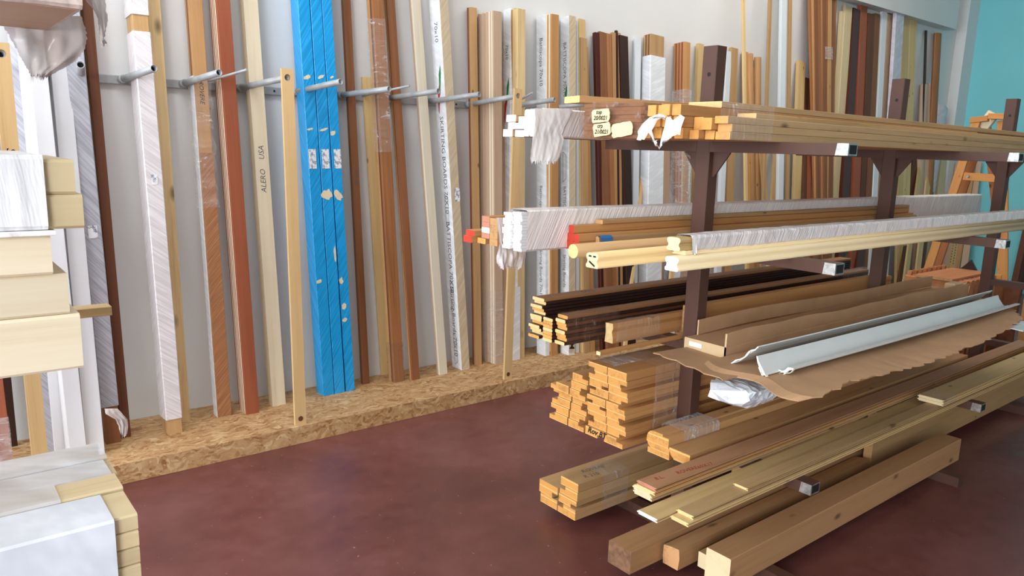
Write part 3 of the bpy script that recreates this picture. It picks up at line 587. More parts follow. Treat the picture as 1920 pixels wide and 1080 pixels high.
# handwriting on the white board by the post
MW, L, w, T = LEAN['paperA']; rt = [o for o in bpy.data.objects if str(o.get('label')).startswith('white board with handwriting')][0]
to = text_obj('DERSY 2x-17', .055, 'ink', shear=.2); child_at(to, rt, MW @ basis(Vector((1, 0, 0)), Vector((0, 1, 0)), Vector((0, 0, 1)), Vector((1.05, .0, .001))))
# ---- bundle of tall brown mouldings, fanned
FAN = [(1527, 1521, 1), (1530, 1526, 1), (1533, 1530, .8), (1538, 1535, 1.1), (1543, 1541, 1.1), (1547, 1546, .9), (1552, 1553, 1), (1555, 1557, .8), (1559, 1562, 1), (1562, 1566, .7)]
fb = None
for i, (xb, xt, s) in enumerate(FAN):
    mw_ = 4.2*s
    r, MW, L, w, T = lean('fan%d' % i, 'brown_moulding', 'brown moulding, %s from the left of the loose tall ones beside the taped bundle' % ('first', 'second', 'third', '', '', '', '', '', '', '')[i], 'moulding', (xb-mw_, xb+mw_, 230), (xt-mw_*.8, xt+mw_*.8, 0), [(.02, ('oak', 'honey', 'brown')[i % 3])], yb=.34+.012*(i % 3), zt=3.7+.05*(i % 4), bottom=False, group='loose tall brown mouldings' if i < 3 else None)
    if i == 3: fb = empty('moulding_bundle', MW.copy(), 'tall fanned bundle of brown mouldings held by a crumpled clear tape band', 'moulding bundle')
    if i >= 3:
        for kk in ('label', 'category', 'group'):
            if kk in r: del r[kk]
        r.name = 'moulding'; child_at(r, fb, MW.copy())
MW, L, w, T = LEAN['fan6']; q = atx('fan6', 1552, 100)[0]
o = prism('tape_band', rect(-.075, .06, -.03, .012, .008), q-.06, q+.06, 'milky'); child_at(o, fb, MW)
for i, (x0, x1, lx0, lx1, yt) in enumerate(((1511, 1517, 1508, 1514, 146), (1517, 1522, 1515, 1521, 148), (1519, 1525, 1521, 1527, 163), (1527, 1532, 1528, 1534, 150))):
    lean('sb%d' % i, 'red_brown_moulding', 'short red-brown moulding, %s in the cluster left of the fanned bundle' % ('leftmost', 'second', 'third', 'rightmost')[i], 'moulding', (lx0, lx1, 300), (x0, x1, yt), [(.02, ('chestnut', 'redbrown', 'oak', 'brown')[i])], yb=.42+.02*(i % 2), bottom=False, top=True, group='short red-brown mouldings')
# ---- hung sticks
def hung(lab, tip, foot_l, foot_r, wd, text=None):
    """flat stick with a hole at its top hung over a pipe end, foot on the plinth edge"""
    B = (on(foot_l[0], foot_l[1], 2, .1)+on(foot_r[0], foot_r[1], 2, .1))/2; B.y = max(B.y, -.575)
    T_ = Vector((tip.x, tip.y-.002, tip.z))
    d = (T_-B).normalized(); Lh = (T_-B).length; L = Lh+.045
    n = Vector((0, -1, 0)); n = (n-d*n.dot(d)).normalized(); yv = n.cross(d)
    MW = basis(d, yv, n, B)
    r = empty('hung_stick', MW, lab, 'stick', 'sticks hung on the pipe ends')
    t = .018; 
    # body built around its hole at the top and the hole near the foot
    def plate(x0, x1, y0, y1): return prism('stick_body', rect(y0, y1, 0, t, .001), x0, x1, 'stick', 'end_straw')
    h = .0175; hy = wd/2
    V = []; F = []
    n_ = 16
    ring = [(Lh+h*cos(2*pi*j/n_), h*sin(2*pi*j/n_)) for j in range(n_)]
    sq = []
    for j in range(n_):
        a = 2*pi*j/n_; c, s_ = cos(a), sin(a); k = 1/max(abs(c), abs(s_)); u, v = c*k, s_*k
        sq.append((Lh+u*.045, v*hy))
    for z in (0, t):
        for (u, v) in ring: V.append((u, v, z))
        for (u, v) in sq: V.append((u, v, z))
    for j in range(n_):
        k = (j+1) % n_; F.append((2*n_+j, 3*n_+j, 3*n_+k, 2*n_+k)); F.append((j, k, n_+k, n_+j)); F.append((j, 2*n_+j, 2*n_+k, k)); F.append((n_+j, n_+k, 3*n_+k, 3*n_+j))
    i0 = len(V); xx = Lh-.045
    for (u, v) in ((0, -hy), (0, hy), (xx, hy), (xx, -hy)): V += [(u, v, 0), (u, v, t)]
    F += [(i0+1, i0+7, i0+5, i0+3), (i0, i0+2, i0+4, i0+6), (i0, i0+1, i0+3, i0+2), (i0+2, i0+3, i0+5, i0+4), (i0+6, i0+7, i0+1, i0), (i0+4, i0+5, i0+7, i0+6)]
    o = mesh_obj('stick_body', V, F, 'stick'); child_at(o, r, MW @ Matrix.Translation((0, 0, -t/2)))
    V = [(.035+.014*cos(2*pi*j/16), .014*sin(2*pi*j/16), t/2+.0006) for j in range(16)]
    child_at(tag(mesh_obj('drilled_hole', V, [tuple(range(16))], 'chestnut'), 'round drilled hole near the foot'), r, MW)
    if text:
        to = text_obj(text, .045, 'ink', shear=.2); child_at(to, r, MW @ basis(Vector((-1, 0, 0)), Vector((0, -1, 0)), Vector((0, 0, 1)), Vector((Lh-.38, 0, t/2+.0006))))
    return r
hung('flat pine stick hung on a pipe end at the left edge, handwritten near its top', PEG0, (66, 888), (89, 882), .062, 'SILVER  >')
hung('flat pine stick hung on a pipe end just left of the blue boards', PEGT[3], (555, 797), (571, 795), .062)
hung('thin orange-toned stick hung on a pipe end in front of the knotty pine boards', PEGT[8], (945, 712), (957, 710), .062)
# ------------------------------------------------------------------ storage racks
def arm(parent, x, y0, y1, ztop, tip=True, h=.04, w=.058):
    m = Matrix.Translation((x, y0, ztop-h))
    o = prism('arm', [(0, 0), (y1-y0, 0), (y1-y0, h), (0, h)], 0, w, 'steel'); child_at(o, parent, m)
    if tip:   # open square tube mouth with bare metal edge
        e = -0.0006
        V = []; F = []
        for (a, b) in ((0, 0), (w, 0), (w, h), (0, h)): V.append((a, e, b))
        for (a, b) in ((.005, .005), (w-.005, .005), (w-.005, h-.005), (.005, h-.005)): V.append((a, e, b))
        for i in range(4): F.append((i, (i+1) % 4, (i+1) % 4+4, i+4))
        child_at(mesh_obj('tube_mouth', V, F, 'bare'), o, m)
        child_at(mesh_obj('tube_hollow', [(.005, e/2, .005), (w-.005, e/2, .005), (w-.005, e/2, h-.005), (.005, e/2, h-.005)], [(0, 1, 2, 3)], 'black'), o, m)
        V = [(-.0006, .0, 0), (-.0006, .045, .0), (-.0006, .04, h), (-.0006, .0, h)]
        child_at(tag(mesh_obj('bare_patch', V, [(0, 3, 2, 1)], 'bare'), 'scuffed bare metal at the arm tip'), o, m)
    return o
def post(xc, label, left=-1.89, right=-3.0, levels=(1.65, 1.25, .85, .45), yb=(-2.45, -2.385)):
    """xc = left face of the post"""
    r = empty('rack_post', Matrix.Translation((xc+.03, -2.42, 0)), label, 'storage rack', 'brown steel rack posts with arms')
    w = .062; P0 = Matrix.Translation((xc, yb[0], 0.0))
    # upright: square tube
    V, F, mi = prism_data(rect(-w, 0, 0, yb[1]-yb[0], .003), 0, 2.005)
    V = [(-y, z, x) for (x, y, z) in V]
    o = mesh_obj('upright', V, [tuple(reversed(f)) for f in F], 'steel'); child_at(o, r, P0)
    hole = [(-.0005, (yb[1]-yb[0])*.45+.008*cos(2*pi*j/14), 1.90+.008*sin(2*pi*j/14)) for j in range(14)]
    child_at(mesh_obj('bolt_hole', hole, [tuple(reversed(range(14)))], 'black'), r, P0)
    for z in levels:
        arm(r, xc+.002, right, yb[0], z)
        if not (xc > 5 and z < 1): arm(r, xc+.002, yb[1], left, z, tip=False)
    z = levels[0]-.04
    for s, yy in ((-1, yb[0]), (1, yb[1])):       # triangular gussets under the top arms
        V = []; q = .075
        for x in (.026, .034):
            V += [(x, yy, z), (x, yy+s*q, z), (x, yy+s*q, z-.004), (x, yy+s*.008, z-q-.02), (x, yy, z-q-.02)]
        F = [(0, 1, 2, 3, 4), (9, 8, 7, 6, 5)]+[(i, i+5, (i+1) % 5+5, (i+1) % 5) for i in range(5)]
        child_at(mesh_obj('gusset', V, F, 'steel'), r, Matrix.Translation((xc, 0, 0)))
    o = prism('foot', [(0, 0), (-1.05, 0), (-1.05, .05), (0, .05)][::-1], 0, .058, 'steel'); child_at(o, r, Matrix.Translation((xc+.002, -1.9, 0)))
    return r
post(2.43, 'nearest brown steel rack post with arms, standing before the stacks')
post(3.97, 'middle brown steel rack post with arms, its top showing a bolt hole')
post(5.52, 'right brown steel rack post at the picture edge, in front of the turquoise wall')
post(-1.2, 'brown steel rack post holding the left stacks, beyond the left picture edge')
post(-2.6, 'far brown steel rack post of the left stacks, beyond the left picture edge')

# ------------------------------------------------------------------ long goods lying on the arms
def item(name, label, cat, poly, x0, x1, mat, end=None, group=None, dy=0.0, dz=0.0, parent=None, nseg=1, bend=None, smooth=False):
    """poly in world (y, z); origin at the near end; dy/dz: how far the far end drifts"""
    y0 = min(p[0] for p in poly); z0 = min(p[1] for p in poly); P = [(y-y0, z-z0) for y, z in poly]
    o = prism(name, P, 0, x1-x0, mat, end, nseg=nseg, bend=bend, smooth=smooth)
    m = Matrix.Translation((x0, y0, z0)) @ Matrix.Rotation(atan2(dy, x1-x0), 4, 'Z') @ Matrix.Rotation(-atan2(dz, x1-x0), 4, 'Y')
    if parent: child_at(o, parent, m)
    else: o.matrix_world = m; tag(o, label, cat, group)
    return o
def root(name, x, y, z, label, cat, group=None): return empty(name, Matrix.Translation((x, y, z)), label, cat, group)
def sleeve(parent, name, mat, x0, x1, y0, y1, z0, z1, nseg=30, wob=.0015, ends=False, c=.005, seed=0):
    V, F, mi = prism_data(rect(0, y1-y0, 0, z1-z0, c), 0, x1-x0, nseg)
    rr = random.Random(seed); V = [(x, y+rr.uniform(-wob, wob), z+rr.uniform(0, wob)) for x, y, z in V]
    if not ends: F = F[:-2]
    o = mesh_obj(name, V, F, mat); child_at(o, parent, Matrix.Translation((x0, y0, z0))); return o
def hanging(parent, name, mat, pts_top, drop, nu=26, nv=14, fold=.012, seed=1, jag=.02, taper=.85, out=(0, -1, 0), off=None):
    """limp sheet hanging from a polyline of world points; drop(u) gives its length"""
    rr = random.Random(seed); ph = [rr.uniform(0, 6) for _ in range(6)]; V = []; F = []; o_ = Vector(out)
    P = [Vector(p) for p in pts_top]; seg = [(P[i+1]-P[i]).length for i in range(len(P)-1)]; T = sum(seg)
    def top(u):
        s = u*T
        for i, l in enumerate(seg):
            if s <= l or i == len(seg)-1: return P[i].lerp(P[i+1], min(1, s/l))
            s -= l
    cen = sum(P, Vector())/len(P)
    for i in range(nu+1):
        u = i/nu; t0 = top(u); D = drop(u)+rr.uniform(-jag, jag)*.5
        for j in range(nv+1):
            v = j/nv; p = t0.copy(); k = 1-(1-taper)*v
            p.x = cen.x+(p.x-cen.x)*k; p.y = cen.y+(p.y-cen.y)*k
            p.z -= D*v
            f = fold*v*(sin(u*19+ph[0]+v*1.5)+.6*sin(u*37+ph[1]-v*2)+.35*sin(u*61+ph[2]+v*4))
            p += o_*(f+.004)
            if off: p += off(u, v)
            V.append(p)
    for i in range(nu):
        for j in range(nv):
            a = i*(nv+1)+j; F.append((a, a+1, a+nv+2, a+nv+1))
    m = parent.matrix_world if False else parent_world(parent)
    inv = m.inverted(); o = mesh_obj(name, [inv @ v for v in V], F, mat, smooth=True); child_at(o, parent, m); return o

def rows_sheet(parent, name, mat, rows, Y, seed=1, fold=.008, nu=36, sub=5, jag=.006, lean_=0.0, fr=1.0):
    """limp film hanging in front of the plane y = Y; rows give its left and right edge"""
    rr = random.Random(seed); ph = [rr.uniform(0, 6) for _ in range(5)]; pts = []
    R = []
    for i in range(len(rows)-1):
        for k in range(sub):
            t = k/sub; R.append(tuple(rows[i][q]*(1-t)+rows[i+1][q]*t for q in range(3)))
    R.append(rows[-1]); V = []; F = []; n = len(R)
    W0 = [(on(a, y, 1, Y), on(b, y, 1, Y)) for a, b, y in R]
    for j, (A, B) in enumerate(W0):
        v = j/(n-1)
        for i in range(nu+1):
            u = i/nu; p = A.lerp(B, u)
            if j == n-1: p.z += rr.uniform(-jag, jag)*1.5
            if i in (0, nu): p.x += rr.uniform(-jag, jag)*.22
            f = fold*min(1, v*2.5+.08)*(sin(u*17*fr+ph[0]+v*4)+.7*sin(u*33*fr+ph[1]-v*5)+.4*sin(u*57*fr+ph[2]+v*8)+.6*sin(v*9+u*6+ph[3]))
            p.y += -abs(fold)*1.2*min(1, v*3)+f+lean_*v
            V.append(p)
    for j in range(n-1):
        for i in range(nu): a = j*(nu+1)+i; F.append((a, a+1, a+nu+2, a+nu+1))
    m = parent_world(parent); inv = m.inverted(); o = mesh_obj(name, [inv @ v for v in V], F, mat, smooth=True); child_at(o, parent, m); return o
gp = [o for o in bpy.data.objects if str(o.get('label')).startswith('brown boards in grey shiny')][0]
rows_sheet(gp, 'torn_film_tail', 'bag', [(196, 221, 766), (198, 229, 776), (216, 239, 786), (222, 241, 798), (224, 238, 812), (228, 234, 818)], -.40, seed=3, fold=.005, nu=14, sub=3)
# === top level, z = 1.65
L0 = 1.6502
# white planks at the far side, ends facing left
WHC = [(-1.71, -1.645, 1.65, 1.681), (-1.775, -1.712, 1.65, 1.679), (-1.70, -1.648, 1.682, 1.712), (-1.79, -1.702, 1.682, 1.708), (-1.715, -1.65, 1.713, 1.742), (-1.785, -1.718, 1.709, 1.735)]
r = root('wrapped_board_pack', 2.0, -1.85, L0, 'white battens and boards on the top shelf in white film whose loose end hangs down', 'board pack')
for i, (a, b, c, d) in enumerate(WHC): item('batten', None, None, rect(a, b, c, d), 2.05+.012*(i % 3), 4.5, 'tan', 'end_white', parent=r)
for (a, b) in ((-1.882, -1.848), (-1.918, -1.884)): item('board', None, None, rect(a, b, L0, L0+.108, .006), 2.0, 4.4, 'white', 'end_white', parent=r)
sleeve(r, 'stretch_film', 'pleat', 2.03, 4.35, -1.924, -1.843, L0+.0, L0+.114, seed=3)
rows_sheet(r, 'loose_film', 'wrapfoam', [(1002, 1074, 203), (1003, 1067, 222), (1002, 1058, 238), (999, 1053, 252), (998, 1057, 261), (996, 1053, 278), (994, 1049, 296), (995, 1043, 305)], -1.932, seed=5, fold=.0013, fr=.8)
# film wrapped brown packs in the middle, with wrapped torn paper labels
r = root('wrapped_board_pack', 2.15, -2.3, L0, 'brown boards under clear film on the top shelf, carrying handwritten paper labels', 'board pack')
for i in range(9): item('board', None, None, rect(-2.380, -2.07, L0+.0145*i, L0+.0145*i+.0139), 2.12+.004*(i % 2), 4.6, ('honey', 'oak')[i % 2], 'end_dark', parent=r)
sleeve(r, 'clear_film', 'clearbrown', 2.10, 4.2, -2.384, -2.066, L0, L0+.133, seed=8, ends=True)
for (px, py, w, h, ang, s1, s2, lb) in ((1127, 217, .095, .050, .05, 'top', '20/0021', 'torn light wooden tag reading 20/0021, upper one'), (1129, 243, .092, .048, .12, 'crp', '21/0021', 'torn light wooden tag reading 21/0021, lower one'), (1167, 243, .105, .052, .14, '', '', 'blank torn light wooden tag')):
    n = 22; rr = random.Random(px*7+py); q = on(px, py, 0, 2.095); pts = []
    for j in range(n):
        a = 2*pi*j/n; c, s = cos(a), sin(a); k = 1/max(abs(c), abs(s)); pts.append((w/2*c*k*(1+rr.uniform(-.07, .03)), h/2*s*k*(1+rr.uniform(-.07, .03))))
    V = [(-.003, py_, pz) for py_, pz in pts]+[(0, py_, pz) for py_, pz in pts]
    F = [tuple(reversed(range(n)))]+[(j, (j+1) % n, (j+1) % n+n, j+n) for j in range(n)]
    o = mesh_obj('wooden_tag', V, F, 'end_pale'); child_at(tag(o, lb), r, Matrix.Translation(q) @ Matrix.Rotation(-ang, 4, 'X'))
    for k, s in enumerate((s1, s2)):
        if s:
            to = text_obj(s, .022, 'ink', shear=.2, weight=.0006); child_at(to, r, basis(Vector((0, -1, 0)), Vector((0, 0, 1)), Vector((-1, 0, 0)), Vector((2.0915, q.y+.036-.012*(1-k), q.z+.013-.022*k))))
# orange capped board lying across the top
yaw_t = atan2(-.42, .9)
r = item('orange_board', 'flat orange-brown board lying skewed on the top shelf packs, light end out', 'board', rect(-2.062, -1.945, 1.7855, 1.812), 2.10, 3.3, 'honey', 'end_straw', dy=-.26)
r.location.z = 1.7462+.04; r.rotation_euler.z
# square orange battens
def battens(cells, x, mat, end, name, cat, lab, group, L=2.5, rows=('bottom', 'second', 'third', 'top')):
    for i, (a, b, c, d, pos) in enumerate(cells):
        item(name, lab % pos, cat, rect(a, b, c, d, .002), x+.01*((i*7) % 4), x+L, mat, end, group)
cells = []
for ci, (a, b) in enumerate(((-2.490, -2.453), (-2.528, -2.491), (-2.567, -2.530), (-2.606, -2.569))):
    for ri in range(3): cells.append((a, b, L0+.038*ri, L0+.038*ri+.0372, '%s column, %s' % (('farthest', 'second', 'third', 'nearest')[ci], ('bottom', 'middle', 'top')[ri])))
battens(cells, 2.04, 'orange', 'end_orange', 'square_batten', 'batten', 'square orange-ended batten under torn white film on the top shelf, %s', 'square battens in torn film')
cells = [(-2.648, -2.610, L0, L0+.030, 'far column, bottom'), (-2.690, -2.652, L0, L0+.030, 'near column, bottom'), (-2.648, -2.610, L0+.031, L0+.074, 'far column, top'), (-2.690, -2.652, L0+.031, L0+.070, 'near column, top')]
battens(cells, 2.10, 'orange', 'end_orange', 'square_batten', 'batten', 'square orange-ended batten between the torn film and the front pine boards, %s', 'square battens beside the pine boards', L=2.6)
# front pine boards, 4 m long
for i, (h0, h1, dx) in enumerate(((0, .026, 0), (.0265, .0515, .01), (.052, .076, -.01))):
    item('pine_board', 'long pine board at the front edge of the top shelf, %s of the three layers' % ('lowest', 'middle', 'topmost')[i], 'board', rect(-2.752+.003*i, -2.694, L0+h0, L0+h1, .002), 2.13+dx, 6.3, 'fir', 'end_orange', 'long pine boards at the front of the top shelf')
for i, (y0, y1) in enumerate(((-2.600, -2.454),)):
    item('pine_board', 'wide pine board lying on the orange-ended battens behind the front pine boards', 'board', rect(y0, y1, L0+.1145, L0+.1365, .002), 2.28, 6.1, 'fir', 'end_straw')
item('pine_board', 'pine board lying one layer back on the square battens beside the front pine boards', 'board', rect(-2.690, -2.612, L0+.0745, L0+.098, .002), 2.36, 6.2, 'fir', 'end_straw')
# clear film around the front pine boards and torn white paper film
r = root('clear_film_wrap', 2.2, -2.6, L0, 'clear stretch film with torn white ends around the orange-ended battens', 'film')
def torn_film(parent, mat, seed, pts, x, amp=.012, name='torn_film'):
    rr = random.Random(seed); V = []; F = []; n = len(pts)
    for i, (a, b) in enumerate(pts):
        for j in range(7):
            t = j/6; y = a[0]*(1-t)+b[0]*t; z = a[1]*(1-t)+b[1]*t
            V.append((x-.02-amp*sin(t*pi)-rr.uniform(0, amp), y+rr.uniform(-.003, .003), z+rr.uniform(-.003, .003)))
    for i in range(n-1):
        for j in range(6):
            q = i*7+j; F.append((q, q+1, q+8, q+7))
    o = mesh_obj(name, V, F, mat, smooth=True); child_at(o, parent, Matrix()); return o
P = lambda x, y, X=2.03: (lambda q: (q.y, q.z))(on(x, y, 0, X))
torn_film(r, 'wrapfoam', 4, [(P(1205, 264), P(1218, 262)), (P(1206, 248), P(1226, 250)), (P(1214, 232), P(1232, 244)), (P(1228, 220), P(1243, 226)), (P(1246, 214), P(1252, 222)), (P(1258, 217), P(1262, 226))], 2.03)
torn_film(r, 'wrapfoam', 9, [(P(1262, 224), P(1266, 219)), (P(1256, 240), P(1270, 226)), (P(1250, 260), P(1285, 216)), (P(1246, 281), P(1291, 222)), (P(1249, 272), P(1288, 240)), (P(1262, 264), P(1284, 252))], 2.03)
torn_film(r, 'wrapfoam', 12, [(P(1232, 246), P(1224, 240)), (P(1238, 262), P(1234, 266)), (P(1246, 280), P(1242, 262))], 2.03)
sleeve(r, 'clear_film', 'clear', 2.06, 2.36, -2.760, -2.436, L0-.001, L0+.1145, seed=14)
child_at(tag(mesh_obj('film_knot', [(2.43+.02*cos(k)*(.5+(k % 3)*.3), -2.32+.05*sin(k*1.7), 1.61-.03*(k % 4)/3) for k in range(8)], [(0, 1, 2), (2, 3, 4), (4, 5, 6), (6, 7, 0), (0, 2, 4, 6)], 'clear')), r, Matrix())

# === level 1.25
L1 = 1.2502
# far: small red tipped boards
for i, (a, b, c, d, e) in enumerate(((-2.010, -1.958, 0, .024, 'end_red'), (-2.010, -1.956, .0245, .045, 'end_red'), (-2.064, -2.014, 0, .020, 'end_orange'))):
    item('red_tipped_board', 'small board on the middle shelf, %s' % ('lower one with a red painted end', 'upper one with a red painted end', 'plain orange end beside the red ones')[i], 'board', rect(a, b, L1+c, L1+d), 1.63+.012*i, 4.0, 'orange', e)
for i in range(4):
    for k, (a, b) in enumerate(((-2.085, -2.038), (-2.134, -2.087))):
        z = L1+.0215+.0205*i if k == 0 else L1+.0255*i*.98
        if k == 0: y0, y1 = -2.086, -2.038
        item('small_board', 'small board stacked left of the tall white wrapped pack, %s column, %s row' % (('far', 'near')[k], ('lowest', 'second', 'third', 'top')[i]), 'board', rect(a, b, z, z+(.020 if k == 0 else .0245)), 1.655, 4.1, 'orange', ('end_pink', 'end_white', 'end_pink', 'end_pink')[i] if k == 0 else 'end_tan', 'small boards beside the white wrapped pack')
# big white wrapped pack
r = root('wrapped_board_pack', 1.63, -2.24, L1, 'long tall pack of white slats in diagonal stretched white film on the middle shelf', 'board pack')
rr = random.Random(3)
for k, (a, b) in enumerate(((-2.241, -2.199), (-2.288, -2.243))):
    for i in range(13):
        if k == 0 and i in (12,): continue
        z = L1+.0105*i+(.006 if k == 0 else 0); 
        if k == 1 and i == 6: a2 = a
        item('slat', None, None, rect(a, b, z, z+.0101, .0006), 1.63+rr.uniform(-.006, .006)+.008*k, 5.6, 'white', 'end_white', parent=r)
sleeve(r, 'stretch_film', 'pleat', 1.66, 5.62, -2.293, -2.195, L1, L1+.142, nseg=60, seed=22)
rows_sheet(r, 'loose_film', 'bag', [(930, 944, 408), (932, 946, 430), (934, 950, 455), (934, 982, 468), (933, 984, 480), (932, 982, 492), (935, 978, 502)], -2.19, seed=6, fold=.004)
# red cross ended boards
r = root('golden_moulding_pack', 1.85, -2.31, L1, 'golden brown mouldings with bright red painted ends beside the white wrapped pack', 'moulding pack')
for (a, b, c, d) in ((-2.298, -2.270, 0, .030), (-2.298, -2.272, .0305, .058), (-2.327, -2.299, 0, .030), (-2.327, -2.299, .0305, .058), (-2.327, -2.299, .0585, .087), (-2.354, -2.328, 0, .030), (-2.354, -2.328, .0305, .058)):
    item('moulding', None, None, rect(a, b, L1+c, L1+d, .002), 1.85, 4.48, 'orange', 'end_red', parent=r)
r2 = item('golden_moulding', 'long golden brown profiled moulding with a blue taped end on the middle shelf', 'moulding', [(-2.383, L1), (-2.357, L1), (-2.357, L1+.046), (-2.366, L1+.05), (-2.374, L1+.044), (-2.377, L1+.030), (-2.382, L1+.022)], 1.93, 4.48, 'tan', 'end_tan')
sleeve(r2, 'blue_tape', 'tape_blue', 1.93, 1.99, -2.3845, -2.3562, L1-.0002, L1+.0508, nseg=1, wob=0, c=.006)
item('golden_board', 'flat golden brown board lying over the red ended mouldings', 'board', rect(-2.340, -2.30, L1+.0875, L1+.103, .002), 1.98, 4.45, 'tan', 'end_tan')
# round rod
c_ = [(-2.484+.0235*cos(2*pi*j/28), L1+.0237+.0235*sin(2*pi*j/28)) for j in range(28)]
item('round_rod', 'thick round wooden handrail with a light sawn end on the middle shelf', 'rod', c_, 1.70, 5.6, 'tan', 'end_straw', smooth=True)
item('red_brown_batten', 'dark red-brown batten lying behind the round rod', 'batten', rect(-2.44, -2.405, L1, L1+.03), 2.0, 2.42, 'redbrown', 'end_orange')
# mouldings (handrail profile)
def handrail(y0, y1, z0, z1):
    w = y1-y0; h = z1-z0; pts = []
    prof = [(.08, 0), (.92, 0), (1, .06), (1, .22), (.90, .34), (.88, .5), (.98, .66), (1.0, .82), (.93, .95), (.78, 1), (.5, 1.0), (.22, 1), (.07, .95), (0, .82), (.02, .66), (.12, .5), (.10, .34), (0, .22), (0, .06)]
    return [(y0+a*w, z0+b*h) for a, b in prof]
def railthing(lab, y0, y1, z0, z1, x0, x1, end, extra=None, group='handrail mouldings on the middle shelf', mat='cream'):
    o = item('handrail_moulding', lab, 'moulding', handrail(y0, y1, z0, z1), x0, x1, mat, end, group, smooth=True); return o
o = railthing('handrail moulding with dark pen marks on its pale end, left of the nearest rack post', -2.690, -2.638, L1, L1+.046, 1.61, 5.6, 'end_pale', mat='straw')
for (y, z, w, h, an) in ((-2.655, L1+.036, .012, .005, 0), (-2.674, L1+.036, .012, .005, 0), (-2.664, L1+.013, .028, .006, .5)):
    V = [(0, cos(an)*a-sin(an)*b, sin(an)*a+cos(an)*b) for a, b in ((-w/2, -h/2), (w/2, -h/2), (w/2, h/2), (-w/2, h/2))]
    child_at(mesh_obj('pen_mark', V, [(3, 2, 1, 0)], 'ink'), o, Matrix.Translation((1.6093, y, z)))
railthing('handrail moulding with a white painted end, lowest at the front of the middle shelf', -2.848, -2.797, L1, L1+.044, 1.79, 5.8, 'end_white')
o = railthing('handrail moulding lying in the second layer under the film wrapped one', -2.826, -2.774, L1+.0445, L1+.058, 1.85, 5.7, 'end_pale')
r = root('handrail_moulding', 1.82, -2.8, L1+.058, 'pale handrail moulding on top, wrapped in pleated white film from near its end', 'moulding', 'handrail mouldings on the middle shelf')
item('moulding', None, None, handrail(-2.826, -2.774, L1+.0585, L1+.099), 1.82, 5.7, 'straw', 'end_pale', parent=r)
sleeve(r, 'stretch_film', 'pleat', 1.87, 5.72, -2.832, -2.768, L1+.053, L1+.103, nseg=110, wob=.0022, seed=41, c=.008)
hanging(r, 'loose_film', 'wrapfoam', [(1.865, -2.834, 1.352), (1.885, -2.834, 1.353)], lambda u: .055, nu=6, nv=8, fold=.003, seed=2, taper=.8)

# === level .85
L2 = .8502
for i in range(12):
    z = L2+.0139*i
    item('dark_lath', '%s dark edged slat of the tall far column on the third shelf' % ('lowest', 'second', 'third', 'fourth', 'fifth', 'sixth', 'seventh', 'eighth', 'ninth', 'tenth', 'eleventh', 'topmost')[i], 'lath',
         rect(-2.062-(.012 if i > 5 else 0), -1.995-(.008 if i > 5 else 0), z, z+.0130, .003), 1.935+.01*((i*5) % 3), 4.38, 'slattop' if i == 11 else 'dark', 'end_straw' if i % 4 else 'end_orange', 'dark edged slats of the far column')
for i in range(7):
    z = L2+.0139*i
    if z < .95: item('dark_lath', '%s dark edged slat of the middle column on the third shelf' % ('lowest', 'second', 'third', 'fourth', 'fifth', 'sixth', 'topmost')[i], 'slat', rect(-2.134, -2.078, z, z+.0130, .003), 1.94+.01*((i*3) % 3), 4.38, 'dark', 'end_orange' if i % 3 else 'end_straw', 'dark edged slats of the middle column')
r = root('wrapped_slat_pack', 1.95, -2.17, L2, 'near column of dark edged slats tied with clear film on the third shelf', 'slat pack')
for i in range(8):
    z = L2+.0148*i
    item('slat', None, None, rect(-2.196, -2.140, z, z+.0138, .003), 1.95+.006*((i*5) % 3), 4.36, 'slattop' if i == 7 else 'chestnut' if i % 2 else 'dark', 'end_orange' if i % 3 else 'end_straw', parent=r)
sleeve(r, 'clear_film', 'clearbrown', 1.96, 2.25, -2.1985, -2.138, L2, L2+.121, seed=51)
sleeve(r, 'clear_film', 'clear', 4.05, 4.40, -2.200, -2.136, L2, L2+.123, seed=52)
to = text_obj('DVL', .04, 'inkgrey', shear=.2); child_at(to, [o for o in bpy.data.objects if str(o.get('label')).startswith('topmost dark edged slat of the tall far')][0], basis(Vector((1, 0, 0)), Vector((0, 1, 0)), Vector((0, 0, 1)), Vector((2.18, -2.04, L2+.0139*11+.0133))))
r = root('orange_board_pack', 2.14, -2.25, L2, 'orange-brown profiled board on edge with a light end, right of the dark slats', 'board')
item('board', None, None, [(-2.272, L2), (-2.228, L2), (-2.232, L2+.04), (-2.229, L2+.078), (-2.268, L2+.080), (-2.271, L2+.062), (-2.265, L2+.045), (-2.272, L2+.02)], 2.14, 4.5, 'orange', 'end_straw', parent=r)
sleeve(r, 'clear_film', 'clear', 2.16, 2.42, -2.2745, -2.226, L2, L2+.082, seed=53)
item('thin_stick', 'thin light stick lying on the third shelf arms before the orange-brown board', 'stick', rect(-2.372, -2.352, L2, L2+.014), 1.97, 4.0, 'orange', 'end_pale')
item('brown_plank', 'wide brown plank on edge behind the cardboard box, right of the first rack post', 'plank', rect(-2.32, -2.285, L2, L2+.115, .002), 2.55, 4.3, 'orange', 'end_tan')
